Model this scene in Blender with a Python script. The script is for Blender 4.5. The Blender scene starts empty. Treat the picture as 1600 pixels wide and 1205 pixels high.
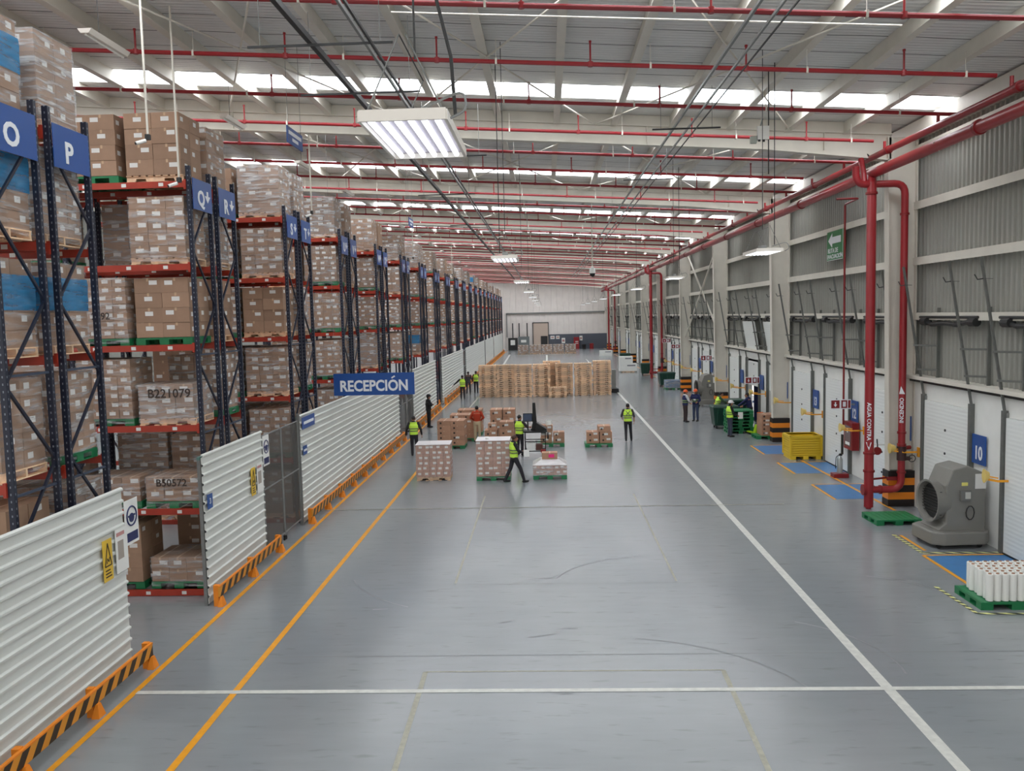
import bpy, bmesh, math, random
from mathutils import Vector, Matrix
C = bpy.context.scene.collection
sc = bpy.context.scene
PI = math.pi

# ---------------------------------------------------------------- camera
H = 5.8
dX = Vector((0.99890573, 0.02089644, 0.04184103)); dY = Vector((0.03998208, 0.08260448, -0.99578006)); dZ = Vector((-0.02426452, 0.99636331, 0.08167861))
cam = bpy.data.objects.new('camera', bpy.data.cameras.new('camera')); C.objects.link(cam)
cam.matrix_world = Matrix.Translation((0, 0, H)) @ Matrix((dX, dY, dZ)).to_4x4()
cam.data.sensor_width = 36; cam.data.lens = 1320 / 1600 * 36; cam.data.clip_end = 400; cam.data.clip_start = .1
sc.camera = cam

# ---------------------------------------------------------------- world and exposure
SKY_L = 7.2
w = bpy.data.worlds.new('world'); sc.world = w; w.use_nodes = True
w.node_tree.nodes['Background'].inputs[0].default_value = (1, .97, .94, 1)
w.node_tree.nodes['Background'].inputs[1].default_value = 1.1
vs = sc.view_settings; vs.view_transform = 'Standard'; vs.look = 'None'; vs.gamma = 1; vs.use_curve_mapping = False
vs.exposure = 0.0
sc.cycles.use_denoising = True
sc.cycles.max_bounces = 7; sc.cycles.diffuse_bounces = 4; sc.cycles.glossy_bounces = 3; sc.cycles.transparent_max_bounces = 12
sc.cycles.sample_clamp_indirect = 6

# ---------------------------------------------------------------- materials
def lin(c):
    c /= 255
    return c / 12.92 if c <= .04045 else ((c + .055) / 1.055) ** 2.4
def rgb(r, g, b): return (lin(r), lin(g), lin(b), 1)
MATS = {}
def mat(name, col, rough=.6, metal=0, noise=0, nscale=6, bump=0, bscale=40, emit=0, rand=0, spec=.5, alpha=1):
    if name in MATS: return MATS[name]
    m = bpy.data.materials.new(name); m.use_nodes = True; MATS[name] = m
    nt = m.node_tree; N = nt.nodes; L = nt.links; p = N['Principled BSDF']
    c = rgb(*col); p.inputs['Base Color'].default_value = c; p.inputs['Roughness'].default_value = rough
    p.inputs['Metallic'].default_value = metal; p.inputs['Specular IOR Level'].default_value = spec
    if alpha < 1: p.inputs['Alpha'].default_value = alpha
    out = None
    if noise or rand:
        src = N.new('ShaderNodeRGB'); src.outputs[0].default_value = c; out = src.outputs[0]
    tc = N.new('ShaderNodeTexCoord') if (noise or bump) else None
    if noise:
        n = N.new('ShaderNodeTexNoise'); n.inputs['Scale'].default_value = nscale; n.inputs['Detail'].default_value = 6
        L.new(tc.outputs['Object'], n.inputs['Vector'])
        mr = N.new('ShaderNodeMapRange'); mr.inputs['From Min'].default_value = .3; mr.inputs['From Max'].default_value = .7
        mr.inputs['To Min'].default_value = 1 - noise; mr.inputs['To Max'].default_value = 1 + noise
        L.new(n.outputs['Fac'], mr.inputs['Value'])
        h = N.new('ShaderNodeHueSaturation'); L.new(out, h.inputs['Color']); L.new(mr.outputs['Result'], h.inputs['Value']); out = h.outputs['Color']
    if rand:
        oi = N.new('ShaderNodeObjectInfo'); mr = N.new('ShaderNodeMapRange')
        mr.inputs['To Min'].default_value = 1 - rand; mr.inputs['To Max'].default_value = 1 + rand
        L.new(oi.outputs['Random'], mr.inputs['Value'])
        h = N.new('ShaderNodeHueSaturation'); L.new(out, h.inputs['Color']); L.new(mr.outputs['Result'], h.inputs['Value']); out = h.outputs['Color']
    if out: L.new(out, p.inputs['Base Color'])
    if bump:
        n = N.new('ShaderNodeTexNoise'); n.inputs['Scale'].default_value = bscale; L.new(tc.outputs['Object'], n.inputs['Vector'])
        b = N.new('ShaderNodeBump'); b.inputs['Strength'].default_value = bump; b.inputs['Distance'].default_value = .02
        L.new(n.outputs['Fac'], b.inputs['Height']); L.new(b.outputs['Normal'], p.inputs['Normal'])
    if emit:
        p.inputs['Emission Color'].default_value = c; p.inputs['Emission Strength'].default_value = emit
    return m

cream = mat('cream paint', (218, 213, 201), .55, noise=.05, nscale=2)
deckm = mat('roof liner', (222, 221, 218), .6, noise=.05, nscale=1.2)
clad = mat('grey cladding', (158, 158, 150), .5, noise=.07, nscale=.8)
white = mat('white paint', (240, 240, 235), .5, noise=.03, nscale=2)
fencem = mat('fence sheet', (220, 222, 216), .4, noise=.03, nscale=1.5)
doorm = mat('door panel', (236, 239, 236), .4)
redp = mat('fire pipe red', (150, 36, 42), .35, noise=.08, nscale=3)
redd = mat('dark red', (132, 24, 28), .4)
galv = mat('galvanised steel', (140, 142, 140), .45, .6, noise=.1, nscale=8)
dark = mat('dark metal', (42, 42, 42), .5)
black = mat('black', (20, 20, 21), .5)
yellow = mat('safety yellow', (240, 165, 35), .45)
orange = mat('safety orange', (240, 140, 30), .5, noise=.08, nscale=4)
linew = mat('floor line white', (205, 205, 198), .4, noise=.12, nscale=8)
liney = mat('floor line yellow', (235, 160, 30), .4, noise=.08, nscale=8)
linef = mat('faded floor line', (160, 158, 142), .4, noise=.2, nscale=12)
padb = mat('blue floor paint', (70, 125, 178), .35, noise=.08, nscale=4)
navy = mat('rack navy', (28, 34, 52), .4)
beamo = mat('rack orange', (168, 56, 38), .4, noise=.08, nscale=6)
signb = mat('sign blue', (32, 80, 152), .35)
signw = mat('sign lettering', (235, 238, 242), .4)
brown = mat('cardboard', (160, 129, 106), .75, noise=.06, nscale=5, rand=.14)
brown2 = mat('cardboard pink', (176, 134, 108), .75, noise=.06, nscale=5, rand=.1)
tape = mat('packing tape', (196, 164, 132), .35)
labelm = mat('paper label', (226, 224, 220), .6)
ink = mat('dark print', (60, 48, 42), .7)
wood = mat('pallet wood', (240, 204, 168), .7, noise=.14, nscale=9, rand=.22)
greenp = mat('green plastic', (28, 118, 72), .4, rand=.08)
binm = mat('bin green', (22, 62, 50), .4)
skin = mat('skin', (176, 122, 94), .5)
hairm = mat('black hair', (26, 22, 20), .6)
vestm = mat('lime vest', (214, 255, 84), .6)
bandm = mat('reflective tape', (120, 140, 90), .4)
tubem = mat('lamp tube', (240, 246, 255), .4, emit=2.4)
greyp = mat('cooler grey', (128, 126, 120), .5, noise=.04, nscale=3, bump=.1)
pinkl = mat('magenta label', (236, 40, 130), .5)
bluef = mat('blue film', (30, 120, 190), .25, noise=.1, nscale=10)

def nodes_of(name):
    m = bpy.data.materials.new(name); m.use_nodes = True; MATS[name] = m
    return m, m.node_tree.nodes, m.node_tree.links, m.node_tree.nodes['Principled BSDF']
# floor
floorm, N, L, P = nodes_of('polished floor')
tc = N.new('ShaderNodeTexCoord')
n1 = N.new('ShaderNodeTexNoise'); n1.inputs['Scale'].default_value = .22; n1.inputs['Detail'].default_value = 3; n1.inputs['Roughness'].default_value = .6
mp = N.new('ShaderNodeMapping'); mp.inputs['Scale'].default_value = (1, .45, 1); L.new(tc.outputs['Object'], mp.inputs['Vector']); L.new(mp.outputs[0], n1.inputs['Vector'])
cr = N.new('ShaderNodeValToRGB'); cr.color_ramp.elements[0].position = .35; cr.color_ramp.elements[0].color = rgb(131, 136, 140); cr.color_ramp.elements[1].position = .68; cr.color_ramp.elements[1].color = rgb(148, 151, 152)
L.new(n1.outputs['Fac'], cr.inputs[0])
n2 = N.new('ShaderNodeTexNoise'); n2.inputs['Scale'].default_value = 1.6; n2.inputs['Detail'].default_value = 5; mp2 = N.new('ShaderNodeMapping'); mp2.inputs['Scale'].default_value = (.6, 3, 1); L.new(tc.outputs['Object'], mp2.inputs['Vector']); L.new(mp2.outputs[0], n2.inputs['Vector'])
mr = N.new('ShaderNodeMapRange'); mr.inputs['From Min'].default_value = .3; mr.inputs['From Max'].default_value = .7; mr.inputs['To Min'].default_value = .97; mr.inputs['To Max'].default_value = 1.03; L.new(n2.outputs['Fac'], mr.inputs[0])
hs = N.new('ShaderNodeHueSaturation'); L.new(cr.outputs[0], hs.inputs['Color']); L.new(mr.outputs[0], hs.inputs['Value'])
n4 = N.new('ShaderNodeTexNoise'); n4.inputs['Scale'].default_value = 2.2; n4.inputs['Detail'].default_value = 6; mp4 = N.new('ShaderNodeMapping'); mp4.inputs['Scale'].default_value = (.8, 3.5, 1); mp4.inputs['Rotation'].default_value = (0, 0, .12); L.new(tc.outputs['Object'], mp4.inputs['Vector']); L.new(mp4.outputs[0], n4.inputs['Vector'])
cr2 = N.new('ShaderNodeValToRGB'); cr2.color_ramp.elements[0].position = .6; cr2.color_ramp.elements[0].color = (0, 0, 0, 1); cr2.color_ramp.elements[1].position = .74; cr2.color_ramp.elements[1].color = (.4, .4, .4, 1)
L.new(n4.outputs['Fac'], cr2.inputs[0])
mx = N.new('ShaderNodeMixRGB'); mx.inputs['Color2'].default_value = rgb(96, 100, 100); L.new(cr2.outputs[0], mx.inputs['Fac']); L.new(hs.outputs[0], mx.inputs['Color1'])
L.new(mx.outputs[0], P.inputs['Base Color'])
mr = N.new('ShaderNodeMapRange'); mr.inputs['From Min'].default_value = .3; mr.inputs['From Max'].default_value = .7; mr.inputs['To Min'].default_value = .2; mr.inputs['To Max'].default_value = .32; P.inputs['Roughness'].default_value = .2
P.inputs['Specular IOR Level'].default_value = .9
# roof liner with dark seams running across the hall
def seams(m, period, width, dark_v, axis=1):
    N = m.node_tree.nodes; L = m.node_tree.links; P = N['Principled BSDF']
    tc = N.new('ShaderNodeTexCoord'); sp = N.new('ShaderNodeSeparateXYZ'); L.new(tc.outputs['Object'], sp.inputs[0])
    n = N.new('ShaderNodeTexNoise'); n.inputs['Scale'].default_value = .35; L.new(tc.outputs['Object'], n.inputs['Vector'])
    a = N.new('ShaderNodeMath'); a.operation = 'MULTIPLY_ADD'; a.inputs[1].default_value = .35; L.new(n.outputs['Fac'], a.inputs[0]); L.new(sp.outputs[axis], a.inputs[2])
    d = N.new('ShaderNodeMath'); d.operation = 'DIVIDE'; d.inputs[1].default_value = period; L.new(a.outputs[0], d.inputs[0])
    f = N.new('ShaderNodeMath'); f.operation = 'FRACT'; L.new(d.outputs[0], f.inputs[0])
    lt = N.new('ShaderNodeMath'); lt.operation = 'LESS_THAN'; lt.inputs[1].default_value = width / period; L.new(f.outputs[0], lt.inputs[0])
    mx = N.new('ShaderNodeMixRGB'); mx.inputs['Color2'].default_value = rgb(*dark_v)
    old = P.inputs['Base Color'].links[0].from_socket
    L.new(lt.outputs[0], mx.inputs['Fac']); L.new(old, mx.inputs['Color1']); L.new(mx.outputs[0], P.inputs['Base Color'])
    wv = N.new('ShaderNodeMath'); wv.operation = 'SINE'; s2 = N.new('ShaderNodeMath'); s2.operation = 'MULTIPLY'; s2.inputs[1].default_value = 2 * PI / .16
    L.new(sp.outputs[axis], s2.inputs[0]); L.new(s2.outputs[0], wv.inputs[0])
    b = N.new('ShaderNodeBump'); b.inputs['Strength'].default_value = .5; b.inputs['Distance'].default_value = .02; L.new(wv.outputs[0], b.inputs['Height']); L.new(b.outputs[0], P.inputs['Normal'])
seams(deckm, 1.05, .035, (60, 58, 56))
# door panel grooves (object z)
def grooves(m, period, axis=2, depth=.6):
    N = m.node_tree.nodes; L = m.node_tree.links; P = N['Principled BSDF']
    tc = N.new('ShaderNodeTexCoord'); sp = N.new('ShaderNodeSeparateXYZ'); L.new(tc.outputs['Object'], sp.inputs[0])
    s2 = N.new('ShaderNodeMath'); s2.operation = 'MULTIPLY'; s2.inputs[1].default_value = 2 * PI / period
    wv = N.new('ShaderNodeMath'); wv.operation = 'SINE'; L.new(sp.outputs[axis], s2.inputs[0]); L.new(s2.outputs[0], wv.inputs[0])
    b = N.new('ShaderNodeBump'); b.inputs['Strength'].default_value = depth; b.inputs['Distance'].default_value = .01; L.new(wv.outputs[0], b.inputs['Height']); L.new(b.outputs[0], P.inputs['Normal'])
grooves(doorm, .1, depth=.15)
# rack upright; pale dots painted for the light showing through its punched holes
uprm, N, L, P = nodes_of('punched navy steel')
tc = N.new('ShaderNodeTexCoord'); sp = N.new('ShaderNodeSeparateXYZ'); L.new(tc.outputs['Object'], sp.inputs[0])
def mth(op, a, b=None, v=None):
    n = N.new('ShaderNodeMath'); n.operation = op
    L.new(a, n.inputs[0])
    if b is not None: L.new(b, n.inputs[1])
    if v is not None: n.inputs[1].default_value = v
    return n.outputs[0]
z = mth('FRACT', mth('DIVIDE', sp.outputs[2], v=.1)); zc = mth('LESS_THAN', mth('ABSOLUTE', mth('SUBTRACT', z, v=.5)), v=.15)
xc = mth('LESS_THAN', mth('ABSOLUTE', sp.outputs[0]), v=.009); yc = mth('LESS_THAN', mth('ABSOLUTE', sp.outputs[1]), v=.009)
xy = mth('MAXIMUM', xc, yc); f = mth('MULTIPLY', zc, xy)
mx = N.new('ShaderNodeMixRGB'); mx.inputs['Color1'].default_value = rgb(28, 34, 52); mx.inputs['Color2'].default_value = rgb(120, 126, 136); L.new(f, mx.inputs['Fac']); L.new(mx.outputs[0], P.inputs['Base Color']); P.inputs['Roughness'].default_value = .4
# clear stretch wrap; whitish opacity streaks imitate highlights on the film
def wrapmat(name, base, amt, tint=(228, 230, 232), lo=.46):
    m = bpy.data.materials.new(name); m.use_nodes = True; N = m.node_tree.nodes; L = m.node_tree.links; P = N['Principled BSDF']
    P.inputs['Base Color'].default_value = rgb(*tint); P.inputs['Roughness'].default_value = .22
    tc = N.new('ShaderNodeTexCoord'); mp = N.new('ShaderNodeMapping'); mp.inputs['Scale'].default_value = (1, 1, 7); mp.inputs['Rotation'].default_value = (.25, .3, 0)
    oi = N.new('ShaderNodeObjectInfo'); L.new(tc.outputs['Object'], mp.inputs['Vector'])
    ad = N.new('ShaderNodeVectorMath'); ad.operation = 'ADD'; L.new(mp.outputs[0], ad.inputs[0])
    mu = N.new('ShaderNodeMath'); mu.operation = 'MULTIPLY'; mu.inputs[1].default_value = 50; L.new(oi.outputs['Random'], mu.inputs[0]); L.new(mu.outputs[0], ad.inputs[1])
    n = N.new('ShaderNodeTexNoise'); n.inputs['Scale'].default_value = 2.2; n.inputs['Detail'].default_value = 5; L.new(ad.outputs[0], n.inputs['Vector'])
    r = N.new('ShaderNodeMapRange'); r.inputs['From Min'].default_value = lo; r.inputs['From Max'].default_value = .74; r.inputs['To Min'].default_value = base; r.inputs['To Max'].default_value = base + amt
    L.new(n.outputs['Fac'], r.inputs[0]); L.new(r.outputs[0], P.inputs['Alpha'])
    b = N.new('ShaderNodeBump'); b.inputs['Strength'].default_value = .5; b.inputs['Distance'].default_value = .03; L.new(n.outputs['Fac'], b.inputs['Height']); L.new(b.outputs[0], P.inputs['Normal'])
    return m
wrapc = wrapmat('clear wrap', .05, .5)
wrapl = wrapmat('light clear wrap', .04, .2)
wraph = wrapmat('heavy clear wrap', .16, .55)
wrapb = wrapmat('blue wrap', .5, .4, (44, 140, 196), .3)
# black and orange hazard bands (object z) / diagonal stripes
def stripes(name, c1, c2, period, ax, slant=None):
    m, N, L, P = nodes_of(name); tc = N.new('ShaderNodeTexCoord'); sp = N.new('ShaderNodeSeparateXYZ'); L.new(tc.outputs['Object'], sp.inputs[0])
    v = sp.outputs[ax]
    if slant:
        a = N.new('ShaderNodeMath'); a.operation = 'MULTIPLY_ADD'; a.inputs[1].default_value = slant[1]; L.new(sp.outputs[slant[0]], a.inputs[0]); L.new(v, a.inputs[2]); v = a.outputs[0]
    d = N.new('ShaderNodeMath'); d.operation = 'DIVIDE'; d.inputs[1].default_value = period; L.new(v, d.inputs[0])
    f = N.new('ShaderNodeMath'); f.operation = 'FRACT'; L.new(d.outputs[0], f.inputs[0])
    g = N.new('ShaderNodeMath'); g.operation = 'GREATER_THAN'; g.inputs[1].default_value = .5; L.new(f.outputs[0], g.inputs[0])
    mx = N.new('ShaderNodeMixRGB'); mx.inputs['Color1'].default_value = rgb(*c1); mx.inputs['Color2'].default_value = rgb(*c2); L.new(g.outputs[0], mx.inputs['Fac']); L.new(mx.outputs[0], P.inputs['Base Color'])
    P.inputs['Roughness'].default_value = .5
    return m
hazz = stripes('hazard bands', (30, 22, 20), (240, 140, 30), .42, 2)
hazd = stripes('hazard slants', (225, 150, 45), (48, 36, 22), .36, 1, (2, -.9))
hazt = stripes('hazard tape', (50, 50, 40), (225, 225, 150), .2, 1, (0, .6))
greymesh = mat('grey mesh', (96, 94, 90), .6, alpha=.5)
skym = mat('backlit skylight', (244, 249, 255), .5, emit=SKY_L)

# ---------------------------------------------------------------- helpers
class MB:
    def __init__(s): s.v = []; s.f = []; s.m = []
    def add(s, vs, fs, m=0):
        b = len(s.v); s.v += [tuple(q) for q in vs]; s.f += [tuple(b + i for i in q) for q in fs]; s.m += [m] * len(fs); return s
    def box(s, x0, x1, y0, y1, z0, z1, m=0):
        return s.add([(x0, y0, z0), (x1, y0, z0), (x1, y1, z0), (x0, y1, z0), (x0, y0, z1), (x1, y0, z1), (x1, y1, z1), (x0, y1, z1)],
                     [(0, 3, 2, 1), (4, 5, 6, 7), (0, 1, 5, 4), (1, 2, 6, 5), (2, 3, 7, 6), (3, 0, 4, 7)], m)
    def frust(s, c, a, b, z0, z1, m=0):   # tapered box
        x, y = c
        return s.add([(x - a[0], y - a[1], z0), (x + a[0], y - a[1], z0), (x + a[0], y + a[1], z0), (x - a[0], y + a[1], z0), (x - b[0], y - b[1], z1), (x + b[0], y - b[1], z1), (x + b[0], y + b[1], z1), (x - b[0], y + b[1], z1)],
                     [(0, 3, 2, 1), (4, 5, 6, 7), (0, 1, 5, 4), (1, 2, 6, 5), (2, 3, 7, 6), (3, 0, 4, 7)], m)
    def bar(s, p, q, wd, ht, m=0):  # box beam between two points
        p = Vector(p); q = Vector(q); d = (q - p).normalized(); up = Vector((0, 0, 1)) if abs(d.z) < .95 else Vector((0, 1, 0))
        a = d.cross(up).normalized() * wd / 2; b = a.cross(d).normalized() * ht / 2
        return s.add([p - a - b, p + a - b, p + a + b, p - a + b, q - a - b, q + a - b, q + a + b, q - a + b], [(0, 3, 2, 1), (4, 5, 6, 7), (0, 1, 5, 4), (1, 2, 6, 5), (2, 3, 7, 6), (3, 0, 4, 7)], m)
    def cyl(s, p, q, r, r2=None, n=12, m=0, caps=True):
        p = Vector(p); q = Vector(q); d = (q - p).normalized(); r2 = r if r2 is None else r2
        up = Vector((0, 0, 1)) if abs(d.z) < .9 else Vector((1, 0, 0))
        a = d.cross(up).normalized(); b = d.cross(a)
        vs = [p + (a * math.cos(2 * PI * i / n) + b * math.sin(2 * PI * i / n)) * r for i in range(n)] + [q + (a * math.cos(2 * PI * i / n) + b * math.sin(2 * PI * i / n)) * r2 for i in range(n)]
        fs = [(i, (i + 1) % n, n + (i + 1) % n, n + i) for i in range(n)]
        if caps: fs += [tuple(range(n))[::-1], tuple(range(n, 2 * n))]
        return s.add(vs, fs, m)
    def tube(s, pts, r, n=10, m=0, bend=0, closed=False):
        pts = [Vector(p) for p in pts]
        if bend:
            o = [pts[0]]
            for i in range(1, len(pts) - 1):
                a = (pts[i - 1] - pts[i]).normalized(); b = (pts[i + 1] - pts[i]).normalized(); B = min(bend, (pts[i - 1] - pts[i]).length * .49, (pts[i + 1] - pts[i]).length * .49)
                for k in range(6):
                    t = k / 5; o.append((pts[i] + a * B) * (1 - t) ** 2 + pts[i] * 2 * t * (1 - t) + (pts[i] + b * B) * t * t)
            pts = o + [pts[-1]]
        rs = r if isinstance(r, (list, tuple)) else [r] * len(pts)
        vs = []; prev = None
        for i, p in enumerate(pts):
            d = (pts[min(i + 1, len(pts) - 1)] - pts[max(i - 1, 0)]).normalized()
            if prev is None:
                up = Vector((0, 0, 1)) if abs(d.z) < .9 else Vector((1, 0, 0)); a = d.cross(up).normalized()
            else: a = (prev - d * prev.dot(d)).normalized()
            prev = a; b = d.cross(a)
            vs += [p + (a * math.cos(2 * PI * k / n) + b * math.sin(2 * PI * k / n)) * rs[i] for k in range(n)]
        fs = [(i * n + k, i * n + (k + 1) % n, (i + 1) * n + (k + 1) % n, (i + 1) * n + k) for i in range(len(pts) - 1) for k in range(n)]
        fs += [tuple(range(n))[::-1], tuple(range((len(pts) - 1) * n, len(pts) * n))]
        return s.add(vs, fs, m)
    def lathe(s, prof, c=(0, 0, 0), n=16, m=0, ax='z', sx=1, sy=1):
        vs = []
        for r, h in prof:
            for k in range(n):
                a = 2 * PI * k / n; x, y = r * math.cos(a) * sx, r * math.sin(a) * sy
                vs.append((c[0] + x, c[1] + y, c[2] + h) if ax == 'z' else ((c[0] + h, c[1] + x, c[2] + y) if ax == 'x' else (c[0] + x, c[1] + h, c[2] + y)))
        fs = [(i * n + k, i * n + (k + 1) % n, (i + 1) * n + (k + 1) % n, (i + 1) * n + k) for i in range(len(prof) - 1) for k in range(n)]
        fs += [tuple(range(n))[::-1], tuple(range((len(prof) - 1) * n, len(prof) * n))]
        return s.add(vs, fs, m)
    def quad(s, a, b, c, d, m=0): return s.add([a, b, c, d], [(0, 1, 2, 3)], m)
    def prism(s, poly, y0, y1, m=0, ax='y'):  # polygon in (x,z) extruded along y, or (y,z) along x
        n = len(poly); P3 = (lambda p, t: (p[0], t, p[1])) if ax == 'y' else ((lambda p, t: (t, p[0], p[1])) if ax == 'x' else (lambda p, t: (p[0], p[1], t)))
        return s.add([P3(p, y0) for p in poly] + [P3(p, y1) for p in poly], [tuple(range(n))[::-1], tuple(range(n, 2 * n))] + [(i, (i + 1) % n, n + (i + 1) % n, n + i) for i in range(n)], m)
    def build(s, name, mats, parent=None, loc=(0, 0, 0), rotz=0, smooth=False, bevel=0):
        me = bpy.data.meshes.new(name); me.from_pydata(s.v, [], s.f)
        for m in (mats if isinstance(mats, (list, tuple)) else [mats]): me.materials.append(m)
        me.polygons.foreach_set('material_index', s.m)
        bm = bmesh.new(); bm.from_mesh(me); bmesh.ops.recalc_face_normals(bm, faces=bm.faces[:]) if len(bm.faces) < 60000 else None; bm.to_mesh(me); bm.free()
        if smooth:
            me.polygons.foreach_set('use_smooth', [True] * len(me.polygons)); me.set_sharp_from_angle(angle=.7)
        me.update()
        o = bpy.data.objects.new(name, me); C.objects.link(o); o.location = loc; o.rotation_euler = (0, 0, rotz)
        if bevel:
            b = o.modifiers.new('bevel', 'BEVEL'); b.width = bevel; b.segments = 2; b.limit_method = 'ANGLE'
        if parent: o.parent = parent
        return o
def tag(o, label=None, cat=None, group=None, kind=None):
    if label: o['label'] = label
    if cat: o['category'] = cat
    if group: o['group'] = group
    if kind: o['kind'] = kind
    return o
def thing(name, label, cat, loc=(0, 0, 0), rotz=0, group=None, kind=None):
    o = bpy.data.objects.new(name, None); C.objects.link(o); o.location = loc; o.rotation_euler = (0, 0, rotz); o.empty_display_size = .1
    return tag(o, label, cat, group, kind)
def kids(o): return [c for c in CH.get(o, [])]
CH = {}
def copy_tree(o, label, loc, rotz=None, group=None, parent=None):
    c = o.copy(); C.objects.link(c)
    if parent is None:
        c.location = loc
        if rotz is not None: c.rotation_euler = (0, 0, rotz)
        c['label'] = label
        if group: c['group'] = group
    else: c.parent = parent
    for ch in o.children: copy_tree(ch, None, None, parent=c)
    return c
ORD = ['', 'first', 'second', 'third', 'fourth', 'fifth', 'sixth', 'seventh', 'eighth', 'ninth', 'tenth', 'eleventh', 'twelfth', 'thirteenth', 'fourteenth', 'fifteenth', 'sixteenth', 'seventeenth', 'eighteenth', 'nineteenth', 'twentieth']
TENS = {20: 'twenty', 30: 'thirty', 40: 'forty'}
def ordn(n):
    if n <= 20: return ORD[n]
    if n % 10 == 0: return TENS[n][:-1] + 'ieth'
    return TENS[n // 10 * 10] + '-' + ORD[n % 10]
def text(body, size, origin, xd, yd, m, parent=None, name='lettering', bold=.02, depth=.004, align='CENTER', sx=1.0):
    cu = bpy.data.curves.new(name, 'FONT'); cu.body = body; cu.size = size; cu.extrude = depth; cu.offset = bold * size; cu.align_x = align; cu.align_y = 'CENTER'; cu.resolution_u = 3
    t = bpy.data.objects.new('tmp', cu); C.objects.link(t)
    dg = bpy.context.evaluated_depsgraph_get(); me = bpy.data.meshes.new_from_object(t.evaluated_get(dg)); bpy.data.objects.remove(t); bpy.data.curves.remove(cu)
    xd = Vector(xd).normalized(); yd = Vector(yd).normalized(); n = xd.cross(yd)
    M = Matrix.Identity(4)
    for i in range(3): M[i][0] = xd[i] * sx; M[i][1] = yd[i]; M[i][2] = n[i]; M[i][3] = origin[i]
    me.transform(M); me.materials.clear(); me.materials.append(m); me.name = name
    o = bpy.data.objects.new(name, me); C.objects.link(o)
    if parent: o.parent = parent
    return o

# ---------------------------------------------------------------- the building
ROOF = lambda x: 11.65 - .067 * x
XL, XR, YN, YF = -30, 10.6, -8, 145
COLS = [12.3 + 12.6 * k for k in range(-1, 11)]
tag(MB().box(XL, 14, YN, YF, -.2, 0).build('floor', floorm), kind='structure')
bands = []
for c in COLS:
    for off in (2.4, 10.3):
        y = c + off
        if y + .7 < YF and y > YN + 1: bands.append((y - .65, y + .65))
bands.sort()
m = MB(); y0 = YN
def roofstrip(m, a, b, th=.08):
    vs = []
    for x in (XL, 10.85):
        for y in (a, b): vs += [(x, y, ROOF(x)), (x, y, ROOF(x) + th)]
    m.add(vs, [(0, 2, 6, 4), (1, 5, 7, 3), (0, 4, 5, 1), (2, 3, 7, 6), (0, 1, 3, 2), (4, 6, 7, 5)])
for a, b in bands: roofstrip(m, y0, a); y0 = b
roofstrip(m, y0, YF)
tag(m.build('ceiling', deckm), kind='structure')
for i, (a, b) in enumerate(bands):
    m = MB(); vs = []
    for x in (XL, 10.3):
        for y in (a, b): vs += [(x, y, ROOF(x) + .03), (x, y, ROOF(x) + .05)]
    m.add(vs, [(0, 2, 6, 4), (1, 5, 7, 3), (0, 4, 5, 1), (2, 3, 7, 6), (0, 1, 3, 2), (4, 6, 7, 5)])
    tag(m.build('window_%d' % (i + 1), skym), kind='structure')
# purlins
k = 0
for i in range(24):
    x = 8.6 - 1.637 * i
    z = ROOF(x)
    m = MB().box(x - .035, x + .035, YN, YF, z - .32, z - .005).box(x - .09, x + .09, YN, YF, z - .34, z - .315)
    tag(m.build('roof_purlin', cream), 'long cream steel roof purlin running down the hall, %s from the right wall' % ordn(i + 1), 'roof beam', 'roof purlins under the deck')
# girders: I-section with haunch at the wall column
for i, y in enumerate(COLS):
    m = MB(); d = .82
    xs = [XL, 6.3, 9.9]; top = [ROOF(x) - .01 for x in xs]; bot = [ROOF(XL) - d, ROOF(6.3) - d - .05, ROOF(9.9) - 1.05]
    for a in range(2):
        A = [(xs[a], bot[a]), (xs[a + 1], bot[a + 1]), (xs[a + 1], top[a + 1]), (xs[a], top[a])]
        m.prism(A, y - .02, y + .02)
        m.prism([(xs[a], bot[a]), (xs[a + 1], bot[a + 1]), (xs[a + 1], bot[a + 1] + .03), (xs[a], bot[a] + .03)], y - .15, y + .15)
        m.prism([(xs[a], top[a] - .32), (xs[a + 1], top[a + 1] - .32), (xs[a + 1], top[a + 1] - .29), (xs[a], top[a] - .29)], y - .12, y + .12)
    for x in (-15, -9, -3, 3, 8): m.box(x - .01, x + .01, y - .12, y + .12, ROOF(x) - d, ROOF(x) - .3)
    tag(m.build('roof_girder', cream), 'deep cream steel roof girder spanning the hall, %s from the camera' % ordn(i + 1), 'girder', 'roof girders')
    if y > 0:
        r = thing('steel_column', 'cream steel wall column with orange and black striped base, %s along the right wall' % ordn(i), 'column', (10.25, y, 0), group='columns along the right wall')
        m = MB(); zt = ROOF(10.5) - .35
        m.prism([(-.32, 0), (.33, 0), (.33, zt), (-.46, zt)], -.02, .02)
        m.prism([(-.35, 0), (-.32, 0), (-.46, zt), (-.49, zt)], -.15, .15)
        m.box(.33, .36, -.15, .15, 0, zt)
        m.build('column_shaft', cream, r)
        m = MB(); m.box(-.4, .37, -.22, .22, 0, 1.05); m.build('base_guard', hazz, r)
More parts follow.
